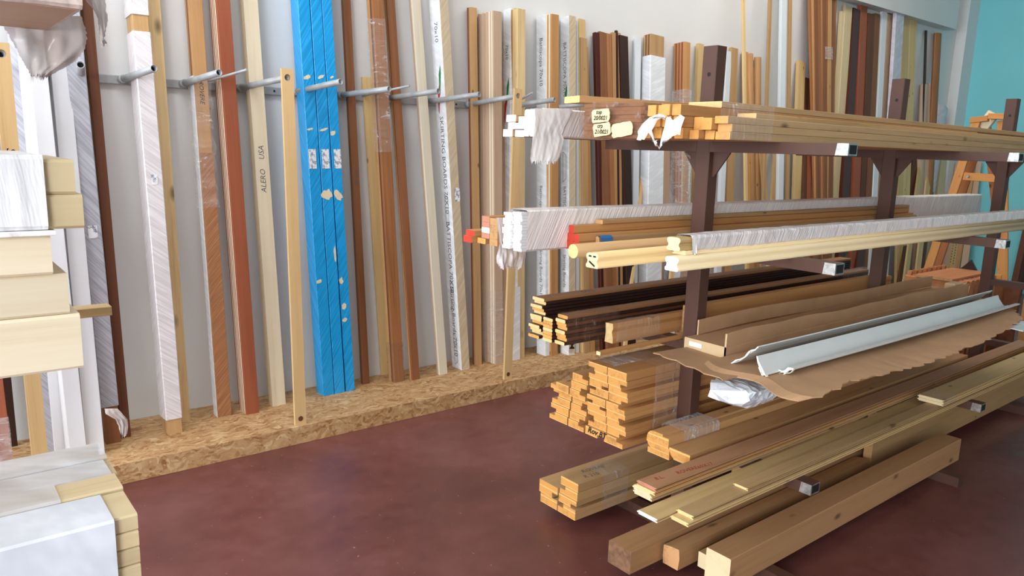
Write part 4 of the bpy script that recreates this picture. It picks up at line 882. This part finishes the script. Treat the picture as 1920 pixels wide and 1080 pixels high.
# cardboard box
r = root('cardboard_box', 2.33, -2.56, L2, 'long flat cardboard box with one raised flap on the third shelf', 'box')
item('box_body', None, None, rect(-2.668, -2.475, L2, L2+.047, .002), 2.33, 4.55, 'cardboard', 'cardboard_light', parent=r)
fl = prism('raised_flap', rect(-.004, .004, 0, .095, .001), 0, 2.2, 'cardboard', 'cardboard_light', nseg=40, bend=lambda x: (.008*sin(x*2.2), .004*sin(x*5)+.003*sin(x*13)))
child_at(fl, r, Matrix.Translation((2.33, -2.664, L2+.003)))
fl = prism('rear_flap', rect(-.003, .003, 0, .06, .001), 0, 2.1, 'cardboard', 'cardboard_light', nseg=30, bend=lambda x: (.01*sin(x*2), .006*sin(x*4)))
child_at(fl, r, Matrix.Translation((2.40, -2.482, L2+.047)))
item('torn_label', None, None, rect(-2.56, -2.50, L2+.018, L2+.036), 2.327, 2.3295, 'paperprint', parent=r)
item('foam_block', None, None, rect(-2.655, -2.60, L2+.048, L2+.10, .004), 4.40, 4.50, 'cardboard_light', parent=r)
item('foam_block', None, None, rect(-2.66, -2.60, L2+.048, L2+.095, .004), 4.52, 4.58, 'end_pale', parent=r, dz=-.02)
# big torn cardboard sheet
EDGE = [(2.12, -3.10), (2.17, -3.15), (2.24, -3.135), (2.42, -3.11), (2.78, -3.12), (3.15, -3.135), (3.49, -3.12), (3.85, -3.10), (4.12, -3.065), (4.38, -2.96), (4.56, -2.82)]
def fy(x):
    for (a, b), (c, d) in zip(EDGE, EDGE[1:]):
        if a <= x <= c: return b+(d-b)*(x-a)/(c-a)
    return EDGE[-1][1]
def sheet(name, label, x0, x1, yb, z0, t, nx=80, ny=16, mat='cardboard'):
    rr = random.Random(5); V = []; F = []; TF = {}
    for s in (0, 1):
        for i in range(nx+1):
            x = x0+(x1-x0)*i/nx; yf = fy(x)+(0 if s else rr.uniform(-.010, .010)) if not s else TF[i]
            if not s: TF[i] = yf
            for j in range(ny+1):
                v = j/ny; y = yb+(yf-yb)*v
                # left edge slants: far corner starts further right
                xs = x+(.07*(1-v)-.03*sin(v*9))*(1-i/nx)
                z = z0+.005*v*v*sin(x*3.1+.8)+.003*sin(x*7+v*4)*v-max(0, v-.85)*.05*(.5+.5*sin(x*4+2))
                if i == 0: z -= .012
                V.append((xs, y, z+(t if s else 0)))
    n = (nx+1)*(ny+1)
    for i in range(nx):
        for j in range(ny):
            a = i*(ny+1)+j; F.append((a, a+1, a+ny+2, a+ny+1)); F.append((n+a, n+a+ny+1, n+a+ny+2, n+a+1))
    for i in range(nx):
        a = i*(ny+1)+ny; F.append((a, n+a, n+a+ny+1, a+ny+1)); a = i*(ny+1); F.append((a, a+ny+1, n+a+ny+1, n+a))
    for j in range(ny):
        F.append((j, n+j, n+j+1, j+1)); a = nx*(ny+1)+j; F.append((a, a+1, n+a+1, n+a))
    o = mesh_obj(name, [(x-x0, y-yb, z-z0) for x, y, z in V], F, mat); o.matrix_world = Matrix.Translation((x0, yb, z0)); tag(o, label, 'cardboard'); return o
cs = sheet('cardboard_sheet', 'wide torn sheet of brown cardboard bulging over the front of the third shelf', 2.12, 4.56, -2.672, L2+.012, .004)
# lifted tongue of the sheet at its left end
V = []; F = []; nn = 12
for i in range(nn+1):
    for j in range(7):
        u, v = i/nn, j/6
        y = -2.49-.34*u; x = 2.13-.03*u+.22*v+.008*sin(u*23)*(1-v); V.append((x, y, L2+.006+.002*sin(u*6+v*2)+.010*(1-v)*(1-u)))
    for j in range(7):
        p = V[i*14+j] if False else None
V2 = [(x, y, z-.004) for x, y, z in V]; n = len(V)
for i in range(nn):
    for j in range(6): a = i*7+j; F += [(a, a+7, a+8, a+1), (n+a, n+a+1, n+a+8, n+a+7)]
for i in range(nn): a = i*7; F += [(a, n+a, n+a+7, a+7), (a+6, a+13, n+a+13, n+a+6)]
for j in range(6): F += [(j, j+1, n+j+1, n+j), (nn*7+j, n+nn*7+j, n+nn*7+j+1, nn*7+j+1)]
o = mesh_obj('cardboard_tongue', V+V2, F, 'cardboard'); child_at(o, cs, Matrix())
# foil end
def foil(lab, pts, x0, x1, parent=None, seed=3):
    rr = random.Random(seed); V = []; F = []; nx = 14; n = len(pts)
    for i in range(nx+1):
        u = i/nx; k = 1.03-.12*(abs(u-.5)*2)**3
        cy = sum(p[0] for p in pts)/n; cz = sum(p[1] for p in pts)/n
        for (y, z) in pts: V.append((x0+(x1-x0)*u+rr.uniform(-.006, .006), cy+(y-cy)*k+rr.uniform(-.006, .006), cz+(z-cz)*k+rr.uniform(-.006, .006)))
    for i in range(nx):
        for j in range(n): a = i*n+j; b = i*n+(j+1) % n; F.append((a, b, b+n, a+n))
    F.append(tuple(reversed(range(n)))); F.append(tuple(nx*n+j for j in range(n)))
    return mesh_obj('foil_wrap', V, F, 'foil')
c0 = []
for (px, py) in ((1336, 712), (1334, 740), (1352, 752), (1400, 764), (1414, 752), (1416, 736), (1395, 728), (1365, 716)):
    q = on(px, py, 0, 2.19); c0.append((q.y, q.z))
# refine outline
c1 = []
for i in range(len(c0)):
    a, b = c0[i], c0[(i+1) % len(c0)]; c1 += [a, ((a[0]+b[0])/2, (a[1]+b[1])/2)]
o = foil('', c1[::-1] if False else c1, 2.17, 2.36); o.matrix_world = Matrix(); tag(o, 'crumpled silver foil package hanging under the left end of the cardboard sheet', 'foil package')
q = on(1905, 612, 2, L2)
o = mesh_obj('foil_label', [(q.x+.10*a, q.y+.06*b, L2+.004*c) for a, b, c in ((-1, -1, 0), (1, -1, 1), (1, 1, 3), (-1, 1, 2), (-1, -1, 1), (1, -1, 2), (1, 1, 4), (-1, 1, 3))], [(0, 3, 2, 1), (4, 5, 6, 7), (0, 1, 5, 4), (1, 2, 6, 5), (2, 3, 7, 6), (3, 0, 4, 7)], 'foil')
child_at(tag(o, 'shiny silver label at the right corner of the sheet'), cs, Matrix())
# grey-white covings
def coving(y0, z0, s=1.0, flip=1, t=.0035):
    """hollow S-shaped coving profile with ribs"""
    top = [(0, .0), (.012, .012), (.020, .016), (.030, .020), (.045, .030), (.058, .044), (.066, .058), (.074, .064), (.086, .068), (.098, .082)]
    P = [(y0-flip*a*s, z0+b*s) for a, b in top]; Q = [(y0-flip*(a*s+t*.8), z0+b*s-t) for a, b in top]
    pl = P+Q[::-1]
    return pl if flip > 0 else pl[::-1]
for i, (y0, z0, x0, x1, fl, lb, dy) in enumerate(((-2.745, L2+.020, 2.26, 4.36, 1, 'grey-white plastic coving lying rearmost on the cardboard sheet', .0), (-2.87, L2+.024, 2.22, 4.38, -1, 'grey-white plastic coving in the middle, facing the room', -.0), (-2.835, L2+.026, 2.30, 4.42, 1, 'grey-white plastic coving lying nearest on the cardboard sheet', .0))):
    sc = 1.15
    if i == 0: prof = coving(y0, z0, 1.0, 1)
    elif i == 1: prof = [(-2.908, L2+.020), (-2.900, L2+.019), (-2.884, L2+.036), (-2.872, L2+.056), (-2.866, L2+.078), (-2.870, L2+.079), (-2.878, L2+.060), (-2.892, L2+.042)]
    else: prof = [(-2.960, L2+.040), (-2.945, L2+.036), (-2.930, L2+.022), (-2.918, L2+.020), (-2.906, L2+.024), (-2.906, L2+.028), (-2.918, L2+.026), (-2.928, L2+.030), (-2.940, L2+.044), (-2.960, L2+.046)]
    o = item('plastic_coving', lb, 'coving', prof, x0, x1, 'pvc', 'end_white', 'grey-white covings on the cardboard sheet', nseg=24, bend=lambda x: (-.02*sin(x*1.45), .006*sin(x*1.5)))
# thin ribs that close the hollow ends of the covings
for cv in [o for o in bpy.data.objects if o.name.startswith('plastic_coving')]:
    P_ = [Vector((0, v.co.y, v.co.z)) for v in cv.data.vertices[:len(cv.data.vertices)//25]]
    h = len(P_)//2; up = P_[:h]; bs = [p+Vector((0, -.006 if cv.name.endswith('1') else .010, -.014)) for p in up]; V = []; F = []
    def strip(a, b, t=.0006):
        d = (b-a); 
        if d.length < 1e-5: return
        n = Vector((0, -d.z, d.y)).normalized()*t; i = len(V)
        for x in (-.0015, .012): V.extend([Vector((x, (a+n).y, (a+n).z)), Vector((x, (b+n).y, (b+n).z)), Vector((x, (b-n).y, (b-n).z)), Vector((x, (a-n).y, (a-n).z))])
        F.extend([(i, i+1, i+2, i+3), (i+7, i+6, i+5, i+4), (i, i+4, i+5, i+1), (i+3, i+2, i+6, i+7)])
    for k in range(h-1):
        strip(bs[k], bs[k+1]); strip(up[k], bs[k+1] if k % 2 else bs[k])
    child_at(mesh_obj('end_ribs', V, F, 'end_white'), cv, parent_world(cv))
# === level .45
L3 = .4502
def jamb(y0, y1, z0, z1, side, up):
    """door lining section with a rebate; side: -1 near edge, 1 far edge"""
    w = y1-y0; h = z1-z0; rb = .034; rh = h*.42
    if side < 0 and up: return [(y0, z0), (y1, z0), (y1, z1), (y0+rb, z1), (y0+rb, z1-rh), (y0, z1-rh)]
    if side < 0: return [(y0, z0+rh), (y0+rb, z0+rh), (y0+rb, z0), (y1, z0), (y1, z1), (y0, z1)]
    if up: return [(y0, z0), (y1, z0), (y1, z1-rh), (y1-rb, z1-rh), (y1-rb, z1), (y0, z1)]
    return [(y0, z0), (y1-rb, z0), (y1-rb, z0+rh), (y1, z0+rh), (y1, z1), (y0, z1)]
RN = ('lowest', 'second', 'third', 'fourth', 'fifth', 'sixth', 'seventh')
for ci, (y0, y1, nb, h) in enumerate(((-2.064, -1.952, 5, .0345), (-2.165, -2.072, 7, .0335))):
    for i in range(nb):
        z = L3+h*i; side = (1, -1)[ci] if i % 3 != 1 else -1; up = (i % 2 == 0)
        item('door_lining_board', '%s orange door lining board of the %s column, loose left part of the big stack' % (RN[i], ('farthest', 'second')[ci]), 'board', jamb(y0, y1, z, z+h-.0007, 1 if ci == 0 else -1, up), 2.11+.006*((i*5) % 4), 4.5, 'orange', 'end_lam', 'door lining boards, loose left part of the big stack')
r = root('door_lining_stack', 2.115, -2.29, L3, 'big film bound stack of orange door lining boards, marked Rov BT at its foot', 'board stack')
for ci, (y0, y1) in enumerate(((-2.279, -2.175), (-2.3835, -2.283))):
    for i in range(9):
        z = L3+.0345*i; up = i % 2 == (0 if ci else 1)
        b = item('board', None, None, jamb(y0, y1, z, z+.0338, -1 if ci else 1 if i % 3 else -1, up) if i < 8 or ci == 0 else rect(y0, y1, z, z+.034), 2.11+.005*((i*7) % 4), 4.5, 'orange', 'end_lam', parent=r)
sleeve(r, 'clear_film', 'clear', 2.28, 2.425, -2.3875, -2.171, L3, L3+.313, nseg=8, wob=.003, seed=61)
sleeve(r, 'clear_film', 'milky', 2.14, 2.30, -2.286, -2.172, L3+.306, L3+.3125, nseg=6, wob=.002, seed=62)
to = text_obj('Rov BT', .034, 'ink', shear=.25, weight=.0008); child_at(to, r, basis(Vector((0, -1, 0)), Vector((0, 0, 1)), Vector((-1, 0, 0)), Vector((2.1085, -2.19, L3+.022))))
# centre pile
def bull(y0, y1, z0, z1, rnd='far'):
    h = z1-z0; n = 6; pts = []
    if rnd == 'far': # rounded upper far edge
        pts = [(y0, z0), (y1, z0), (y1, z0+h*.3)]+[(y1-.03+.03*cos(a*pi/2/n), z0+h*.3+h*.7*sin(a*pi/2/n)) for a in range(1, n+1)]+[(y0+.03, z1), (y0+.03, z1-.008), (y0, z1-.008)]
    elif rnd == 'farlow': pts = [(y0, z0), (y1-.03, z0)]+[(y1-.03+.03*sin(a*pi/2/n), z1-h*cos(a*pi/2/n)) for a in range(1, n+1)]+[(y0, z1)]
    return pts
item('rounded_board', 'lowest board of the small pile under the film patch, on the fourth shelf', 'board', rect(-2.560, -2.4525, L3, L3+.022), 2.18, 4.6, 'orange', 'end_lam')
item('rounded_board', 'round-edged board second from below in the small pile under the film patch', 'board', bull(-2.562, -2.4525, L3+.0225, L3+.0475, 'farlow'), 2.175, 4.6, 'orange', 'end_lam')
o = item('rounded_board', 'top round-edged board of the small pile, with a patch of clear film over its end', 'board', bull(-2.560, -2.4525, L3+.048, L3+.096, 'far'), 2.17, 4.6, 'honey', 'end_lam')
sleeve(o, 'clear_film', 'milky', 2.26, 2.48, -2.562, -2.448, L3+.050, L3+.099, nseg=6, wob=.002, seed=71)
item('rounded_board', 'flat board lowest at the right of the small round-edged pile', 'board', rect(-2.652, -2.564, L3, L3+.019), 2.20, 4.6, 'orange', 'end_lam')
item('rounded_board', 'round-edged board lying upside down right of the small pile on the fourth shelf', 'board', bull(-2.662, -2.564, L3+.0195, L3+.058, 'farlow'), 2.17, 4.7, 'honey', 'end_lam')
# tongue and groove boards
def tg(y0, y1, z0, z1):
    h = z1-z0; m = (z0+z1)/2; g = h*.16
    return [(y0, z0), (y1, z0), (y1, m-g), (y1+.006, m-g), (y1+.006, m+g), (y1, m+g), (y1, z1), (y0, z1), (y0, m+g), (y0+.006, m+g), (y0+.006, m-g), (y0, m-g)]
for i, (a, b, c, d, x, mt, en, lb) in enumerate(((-2.752, -2.674, 0, .017, 1.86, 'pine', 'end_pale', 'lower of two pale tongue and groove boards under the pinkish pair'), (-2.752, -2.674, .0175, .034, 1.855, 'pine', 'end_pale', 'upper of two pale tongue and groove boards under the pinkish pair'),
        (-2.775, -2.695, .0345, .047, 1.845, 'orange', 'end_straw', 'lower tongue and groove board of the pinkish pair with red handwriting above'), (-2.775, -2.695, .0475, .060, 1.85, 'pinkish', 'end_pink', 'top pinkish tongue and groove board carrying red handwriting'))):
    o = item('tongue_and_groove_board', lb, 'board', tg(a, b, L3+c, L3+d), x, 5.4, mt, en)
for k, s in enumerate(('B.L.', 'ROVERE', '60X17')):
    to = text_obj(s, .028, 'inkred', shear=.2); child_at(to, o, basis(Vector((1, -.1, 0)).normalized(), Vector((.1, 1, 0)).normalized(), Vector((0, 0, 1)), Vector((1.90+.10*k, -2.725-.012*k, L3+.0604))))
item('tongue_and_groove_board', 'long pale yellow tongue and groove board reaching furthest out, with a white sawn end', 'board', tg(-2.860, -2.782, L3, L3+.013), 1.76, 5.6, 'straw', 'end_white')
item('tongue_and_groove_board', 'pale tongue and groove board lowest at the front edge of the fourth shelf', 'board', tg(-2.935, -2.868, L3, L3+.013), 1.82, 5.6, 'straw', 'end_straw')
item('tongue_and_groove_board', 'tan tongue and groove board second from below at the front edge of the fourth shelf', 'board', tg(-2.930, -2.868, L3+.0135, L3+.026), 1.85, 5.6, 'fir', 'end_straw')
item('tongue_and_groove_board', 'narrow dark topped board on the front edge of the fourth shelf, starting further right', 'board', tg(-2.925, -2.872, L3+.0265, L3+.035), 2.15, 5.6, 'fir', 'end_straw')
r = root('wrapped_board_pack', 3.66, -2.9, L3+.036, 'pale film wrapped boards starting halfway along the front edge of the fourth shelf', 'board pack')
for i in range(2): item('board', None, None, tg(-2.945, -2.835, L3+.0365+.0145*i, L3+.050+.0145*i), 3.66, 6.2, 'straw', 'end_pale', parent=r)
sleeve(r, 'clear_film', 'clear', 3.665, 3.80, -2.948, -2.826, L3+.036, L3+.067, nseg=4, wob=.001, seed=81)
# === bottom level .05
L4 = .0502
for i, (a, b, c, d, x, sh, lb) in enumerate(((-2.035, -1.925, 0, .045, 2.10, 0, 'lower left board of the low bundle on the floor arms'), (-2.035, -1.915, .052, .104, 2.10, 1, 'wide upper left board of the low bundle, with a long pale top'))):
    item('pale_board', lb, 'board', rect(a, b, L4+c, L4+d) if not sh else jamb(a, b, L4+.0455, L4+d, -1, False), x, 4.6, 'tan', 'end_lam')
r = root('board_bundle', 2.1, -2.1, L4, 'low bundle of pale boards tied with film on the floor arms, handwriting on top', 'board bundle')
for i, (c, d) in enumerate(((0, .046), (.0465, .085), (.0855, .123), (.1235, .162))):
    item('board', None, None, jamb(-2.150, -2.040, L4+c, L4+d, -1 if i % 2 else 1, i % 2 == 0) if i < 3 else rect(-2.148, -2.040, L4+c, L4+d), 2.10+.004*i, 4.6, 'tan', 'end_lam', parent=r)
sleeve(r, 'clear_film', 'clear', 2.26, 2.42, -2.153, -2.037, L4, L4+.165, nseg=6, wob=.002, seed=91)
for k, s in enumerate(('ROVERE', 'R 210')):
    to = text_obj(s, .035, 'inkgrey', shear=.2); child_at(to, r, basis(Vector((1, -.1, 0)).normalized(), Vector((.1, 1, 0)).normalized(), Vector((0, 0, 1)), Vector((2.16-.03*k+.05, -2.065-.045*k, L4+.1625))))
item('square_beam', 'thick brown square beam with a rough grey-brown end, left of the floor beams', 'beam', rect(-2.574, -2.460, L4, L4+.092, .003), 1.98, 6.0, 'beam', 'grime')
item('rough_beam', 'smaller beam with a splintered rough end in the middle of the floor beams', 'beam', [(-2.660, L4), (-2.590, L4), (-2.586, L4+.03), (-2.588, L4+.075), (-2.62, L4+.082), (-2.66, L4+.085), (-2.665, L4+.05)], 2.15, 3.62, 'beam', 'end_chip')
item('small_beam', 'short light block end peeking out behind the pale cornered beam', 'beam', rect(-2.724, -2.684, L4, L4+.062), 2.24, 3.0, 'tan', 'end_pale')
item('short_beam', 'pale ended heavy beam at the front on the floor arms, its far end free', 'beam', rect(-2.852, -2.746, L4, L4+.120, .003), 2.20, 4.22, 'beam', 'end_pale')
item('brown_plank', 'tall brown plank on edge under the fourth shelf, right part', 'plank', rect(-2.652, -2.610, L4, L4+.32), 3.66, 6.2, 'tan', 'end_tan')
item('brown_timber', 'brown block of timber lying on the square beam under the fourth shelf', 'timber', rect(-2.574, -2.480, L4+.0925, L4+.30), 2.72, 6.0, 'tan', 'end_tan')
# ------------------------------------------------------------------ left stacks near the camera
Lb = 1.2502
def nearboard(lab, y0, y1, z0, z1, x1, mat='cream', grp=None, name='thick_board'):
    return item(name, lab, 'board', rect(y0, y1, z0, z1, .004), -2.9, x1, mat, 'end_pale', grp)
# middle-height stack (arm 1.25)
g = 'thick pale boards of the upper left stack'
nearboard('lowest thick pale board of the upper left stack, longest of its three bare ones', -3.0, -2.72, Lb, Lb+.085, .190, 'pale', g)
nearboard('middle bare pale board of the upper left stack', -2.996, -2.72, Lb+.0855, Lb+.147, .178, 'pale', g)
nearboard('topmost bare pale board of the upper left stack, shortest and directly under the white film', -3.0, -2.72, Lb+.1475, Lb+.205, .160, 'pale', g)
r = root('wrapped_board_pack', .1, -2.9, Lb+.213, 'top pair of pale boards of the left stack, covered in pleated white film', 'board pack')
for i in range(2): item('board', None, None, rect(-3.0, -2.72, Lb+.214+.0505*i, Lb+.264+.0505*i, .004), -2.9, (.205, .197)[i], 'cream', 'end_pale', parent=r)
sleeve(r, 'white_film', 'pleatnear', -2.9, .158, -3.006, -2.714, Lb+.2135, Lb+.320, nseg=40, wob=.001, seed=101, c=.006)
item('white_film_sheet', 'folded white film sheet between the boards of the left stack', 'film', rect(-3.008, -2.72, Lb+.2055, Lb+.213), -2.9, .166, 'wrapfoam', 'wrapfoam')
item('small_lath', 'thin light slat poking out to the right behind the left stack', 'slat', rect(-2.64, -2.60, Lb, Lb+.018), -1.2, .30, 'straw', 'end_straw')
# lower stack (arm .85)
Lc = .8502
r = root('wrapped_board_pack', .1, -2.9, Lc, 'large pack of pale boards under white film at the lower left, nearest to the camera', 'board pack')
for k, (y0, y1) in enumerate(((-3.06, -2.96), (-2.953, -2.885), (-2.878, -2.805), (-2.798, -2.722))):
    dz = (0, .003, -.002, .001)[k]
    for i in range(6):
        z = Lc+.0285*i; item('board', None, None, rect(y0, y1, z, z+.0278+(dz if i == 5 else 0), .003), -2.9, .235+.006*((i*3+k) % 3)+(.0 if k else .004), 'cream', 'end_pale', parent=r)
    xe = (.205, .150, .238, .246)[k]
    sleeve(r, 'white_film', ('filmnear', 'softfilm', 'softfilm', 'softfilm')[k], -2.9, xe, y0-(.008 if k == 0 else .0025), y1+.0025, Lc, Lc+.1722+dz, nseg=24, wob=.0006, seed=111+k, c=.004)
# top wrapped pack with torn bag (arm 1.65, on packing blocks)
r = root('wrapped_board_pack', .1, -2.9, 1.65, 'white film wrapped pack at the very top left, a torn plastic bag hanging from it', 'board pack')
item('packing_block', None, None, rect(-3.0, -2.60, 1.6502, 1.775), -1.25, -1.05, 'tan', 'end_tan', parent=r)
item('packing_block', None, None, rect(-3.0, -2.60, 1.6502, 1.775), -2.65, -2.45, 'tan', 'end_tan', parent=r)
item('board', None, None, rect(-3.0, -2.705, 1.7755, 1.93, .003), -2.9, .215, 'mdf', 'end_pale', parent=r)
sleeve(r, 'stretch_film', 'wrapwarm', -2.9, .222, -3.006, -2.70, 1.7752, 1.94, nseg=60, wob=.002, seed=121, ends=True)
rows_sheet(r, 'torn_bag', 'bagdull', [(-12, 152, 30), (2, 157, 44), (12, 160, 60), (20, 161, 74), (28, 157, 90), (35, 151, 104), (41, 143, 114), (47, 128, 124), (52, 108, 134), (58, 88, 146)], -2.71, seed=12, fold=.005, nu=44, sub=5, jag=.006, fr=.45)
rows_sheet(r, 'torn_bag', 'bag', [(150, 196, -14), (166, 198, 10), (180, 198, 35), (184, 197, 55), (186, 194, 72), (188, 199, 86)], -2.76, seed=17, fold=.006, nu=16, sub=4)

# ------------------------------------------------------------------ ladder, far right
r = root('trestle_ladder', 7.8, -1.5, 0, 'orange wooden trestle ladder standing before the turquoise wall', 'ladder')
def bar(parent, name, p, q, w, t, mat, up=Vector((0, 1, 0))):
    p = Vector(p); q = Vector(q); X = (q-p).normalized(); Y = (up-X*up.dot(X)).normalized(); Z = X.cross(Y)
    o = prism(name, rect(-w/2, w/2, -t/2, t/2, .003), 0, (q-p).length, mat); child_at(o, parent, basis(X, Y, Z, p)); return o
def leg_pts(a, b, X1, X0):
    """a: upper pixel, b: lower pixel; extended to the floor"""
    A = on(*a, 0, X1); B = on(*b, 0, X0); d = B-A; return A, A+d*(-A.z/d.z+.012/d.z if d.z else 1)
for (a, b, Xa, Xb, w, m_, nm) in (((1831, 226), (1742, 500), 7.75, 7.45, .075, 'ladderwood', 'front_rail'), ((1880, 226), (1880, 395), 7.75, 7.62, .085, 'ladderwood', 'front_rail'),
                                  ((1850, 226), (1757, 500), 7.85, 8.15, .07, 'ladderred', 'rear_rail'), ((1850, 226), (1867, 395), 7.85, 8.05, .06, 'ladderred', 'rear_rail')):
    A, B = leg_pts(a, b, Xa, Xb); bar(r, nm, A, B, w, .028, m_)
for (a, b, w) in (((1797, 330), (1878, 335), .07), ((1776, 414), (1878, 424), .06), ((1742, 505), (1878, 522), .06)):
    bar(r, 'rung', on(*a, 0, 7.66-.15*(a[1] > 400)), on(*b, 0, 7.66-.15*(a[1] > 400)), w, .03, 'ladderwood', Vector((0, 0, 1)))
bar(r, 'top_step', on(1822, 226, 0, 7.77), on(1855, 222, 0, 7.77), .05, .09, 'ladderwood', Vector((0, 0, 1)))
bar(r, 'top_step', on(1856, 218, 0, 7.74), on(1903, 219, 0, 7.74), .05, .09, 'ladderwood', Vector((0, 0, 1)))
bar(r, 'hinge_block', on(1842, 240, 0, 7.80), on(1864, 212, 0, 7.80), .10, .05, 'pale', Vector((0, 1, 0)))
q = on(1816, 331, 0, 7.60); tube('hinge_bolt', q, q-Vector((.03, 0, 0)), .012, 'bare', parent=r)
# ribbed panels standing behind the rack
for i in range(8):
    x = 5.86+.085*i
    r = root('ribbed_board', x, -1.9, 0, 'brown panel standing on edge behind the rack, %s in the row with knobbed far ends' % ('first', 'second', 'third', 'fourth', 'fifth', 'sixth', 'seventh', 'last')[i], 'panel', 'row of brown panels standing on edge')
    o = mesh_obj('panel_body', *(lambda V, F, mi: ([(q[1], q[0], q[2]) for q in V], [tuple(reversed(f)) for f in F]))(*prism_data(rect(0, .05, 0, .75, .008), 0, .40)), 'ladderred')
    child_at(o, r, Matrix.Translation((x, -2.16, 0)))
    o = prism('knob', rect(0, .03, 0, .035, .006), 0, .03, 'ladderred'); child_at(o, r, Matrix.Translation((x+.01, -1.80, .75)))
box_ = item('flat_board', 'wide flat light brown board lying over the row of standing panels', 'board', rect(-2.10, -1.84, .7502, .768), 5.84, 6.50, 'ladderred', 'end_tan')
# dark saw-like blades on top
r = item('dark_offcut', 'dark curved offcut lying on the row of standing panels', 'offcut', [(-2.02, .769), (-1.90, .769), (-1.93, .80), (-1.97, .85), (-2.0, .80)], 6.50, 6.52, 'dark', 'dark')
# boards against the turquoise wall
TB = [('perforated_strip', 'cream perforated strip with oval slots leaning on the turquoise wall by the ladder', 'strip', (1812, 340), (1782, 510), .09, 'straw'),
     ('grey_tube', 'greenish grey tube leaning on the turquoise wall, left of the ladder rear rail', 'tube', (1832, 340), (1806, 510), .08, 'mdf'),
     ('orange_board', 'thin brown board leaning on the turquoise wall near the ladder foot', 'board', (1822, 345), (1793, 510), .05, 'honey'),
     ('grey_tube', 'pale grey strip leaning on the turquoise wall in the corner', 'strip', (1797, 340), (1768, 510), .10, 'mdf'),
     ('dark_board', 'dark red board leaning on the turquoise wall right of the third post', 'board', (1924, 440), (1899, 540), .07, 'chestnut'),
     ('dark_board', 'darker brown board leaning on the turquoise wall at the right picture edge', 'board', (1936, 430), (1912, 540), .06, 'dark')]
for i, (nm, lb, ct, a, b, w, m_) in enumerate(TB):
    off = (.05, .05, .10, .05, .05, .05)[i]
    A = on(*a, 0, XR-off-.05); B = on(*b, 0, XR-off-.22)
    A.x = XR-off-.10; d = B-A; F_ = A-d*(A.z/d.z); U = A+(A-F_)*.18
    lim = (XR-.03-U.x)
    Xd = (U-F_).normalized(); n = Vector((-1, 0, 0)); n = (n-Xd*n.dot(Xd)).normalized(); Y = n.cross(Xd)
    o = prism(nm, rect(-w/2, w/2, -.02, 0, .002), 0.02, (U-F_).length, m_); o.matrix_world = basis(Xd, Y, n, F_); tag(o, lb, ct)
    if i == 0:
        V = []; F = []
        for k in range(60):
            x = .3+k*.035
            if x > (U-F_).length-.06: break
            for sgn in (-1, 1):
                i0 = len(V)
                for j in range(8): V.append((x+.009*cos(j*pi/4)+(.0175 if sgn > 0 else 0), sgn*.018+.005*sin(j*pi/4), .0006))
                F.append(tuple(range(i0, i0+8)))
        child_at(mesh_obj('slot_pattern', V, F, 'dark'), o, o.matrix_world.copy())
# brown and orange boards standing behind the right post
for i, (y, z1, m_, lb) in enumerate(((-2.30, .68, 'chestnut', 'dark brown low board standing right of the third post'), (-2.42, .62, 'orange', 'orange low board standing right of the third post'), (-2.18, .66, 'brown', 'mid brown low board standing right of the third post'))):
    o = item('low_board', lb, 'board', rect(y, y+.10, 0.001, z1, .002), 6.6+.05*i, 6.64+.05*i, m_, m_)
# dark crate under the shelf on the far side
r = root('dark_crate', 5.9, -1.2, 0, 'dark crate on the floor behind the rack at the right', 'crate')
item('crate_body', None, None, rect(-1.45, -1.0, .001, .36, .003), 6.3, 6.9, 'dark', 'dark', parent=r)

# ------------------------------------------------------------------ explicit kinds
for o in bpy.data.objects:
    if o.parent is None and o.get('label') and not o.get('kind'): o['kind'] = 'thing'
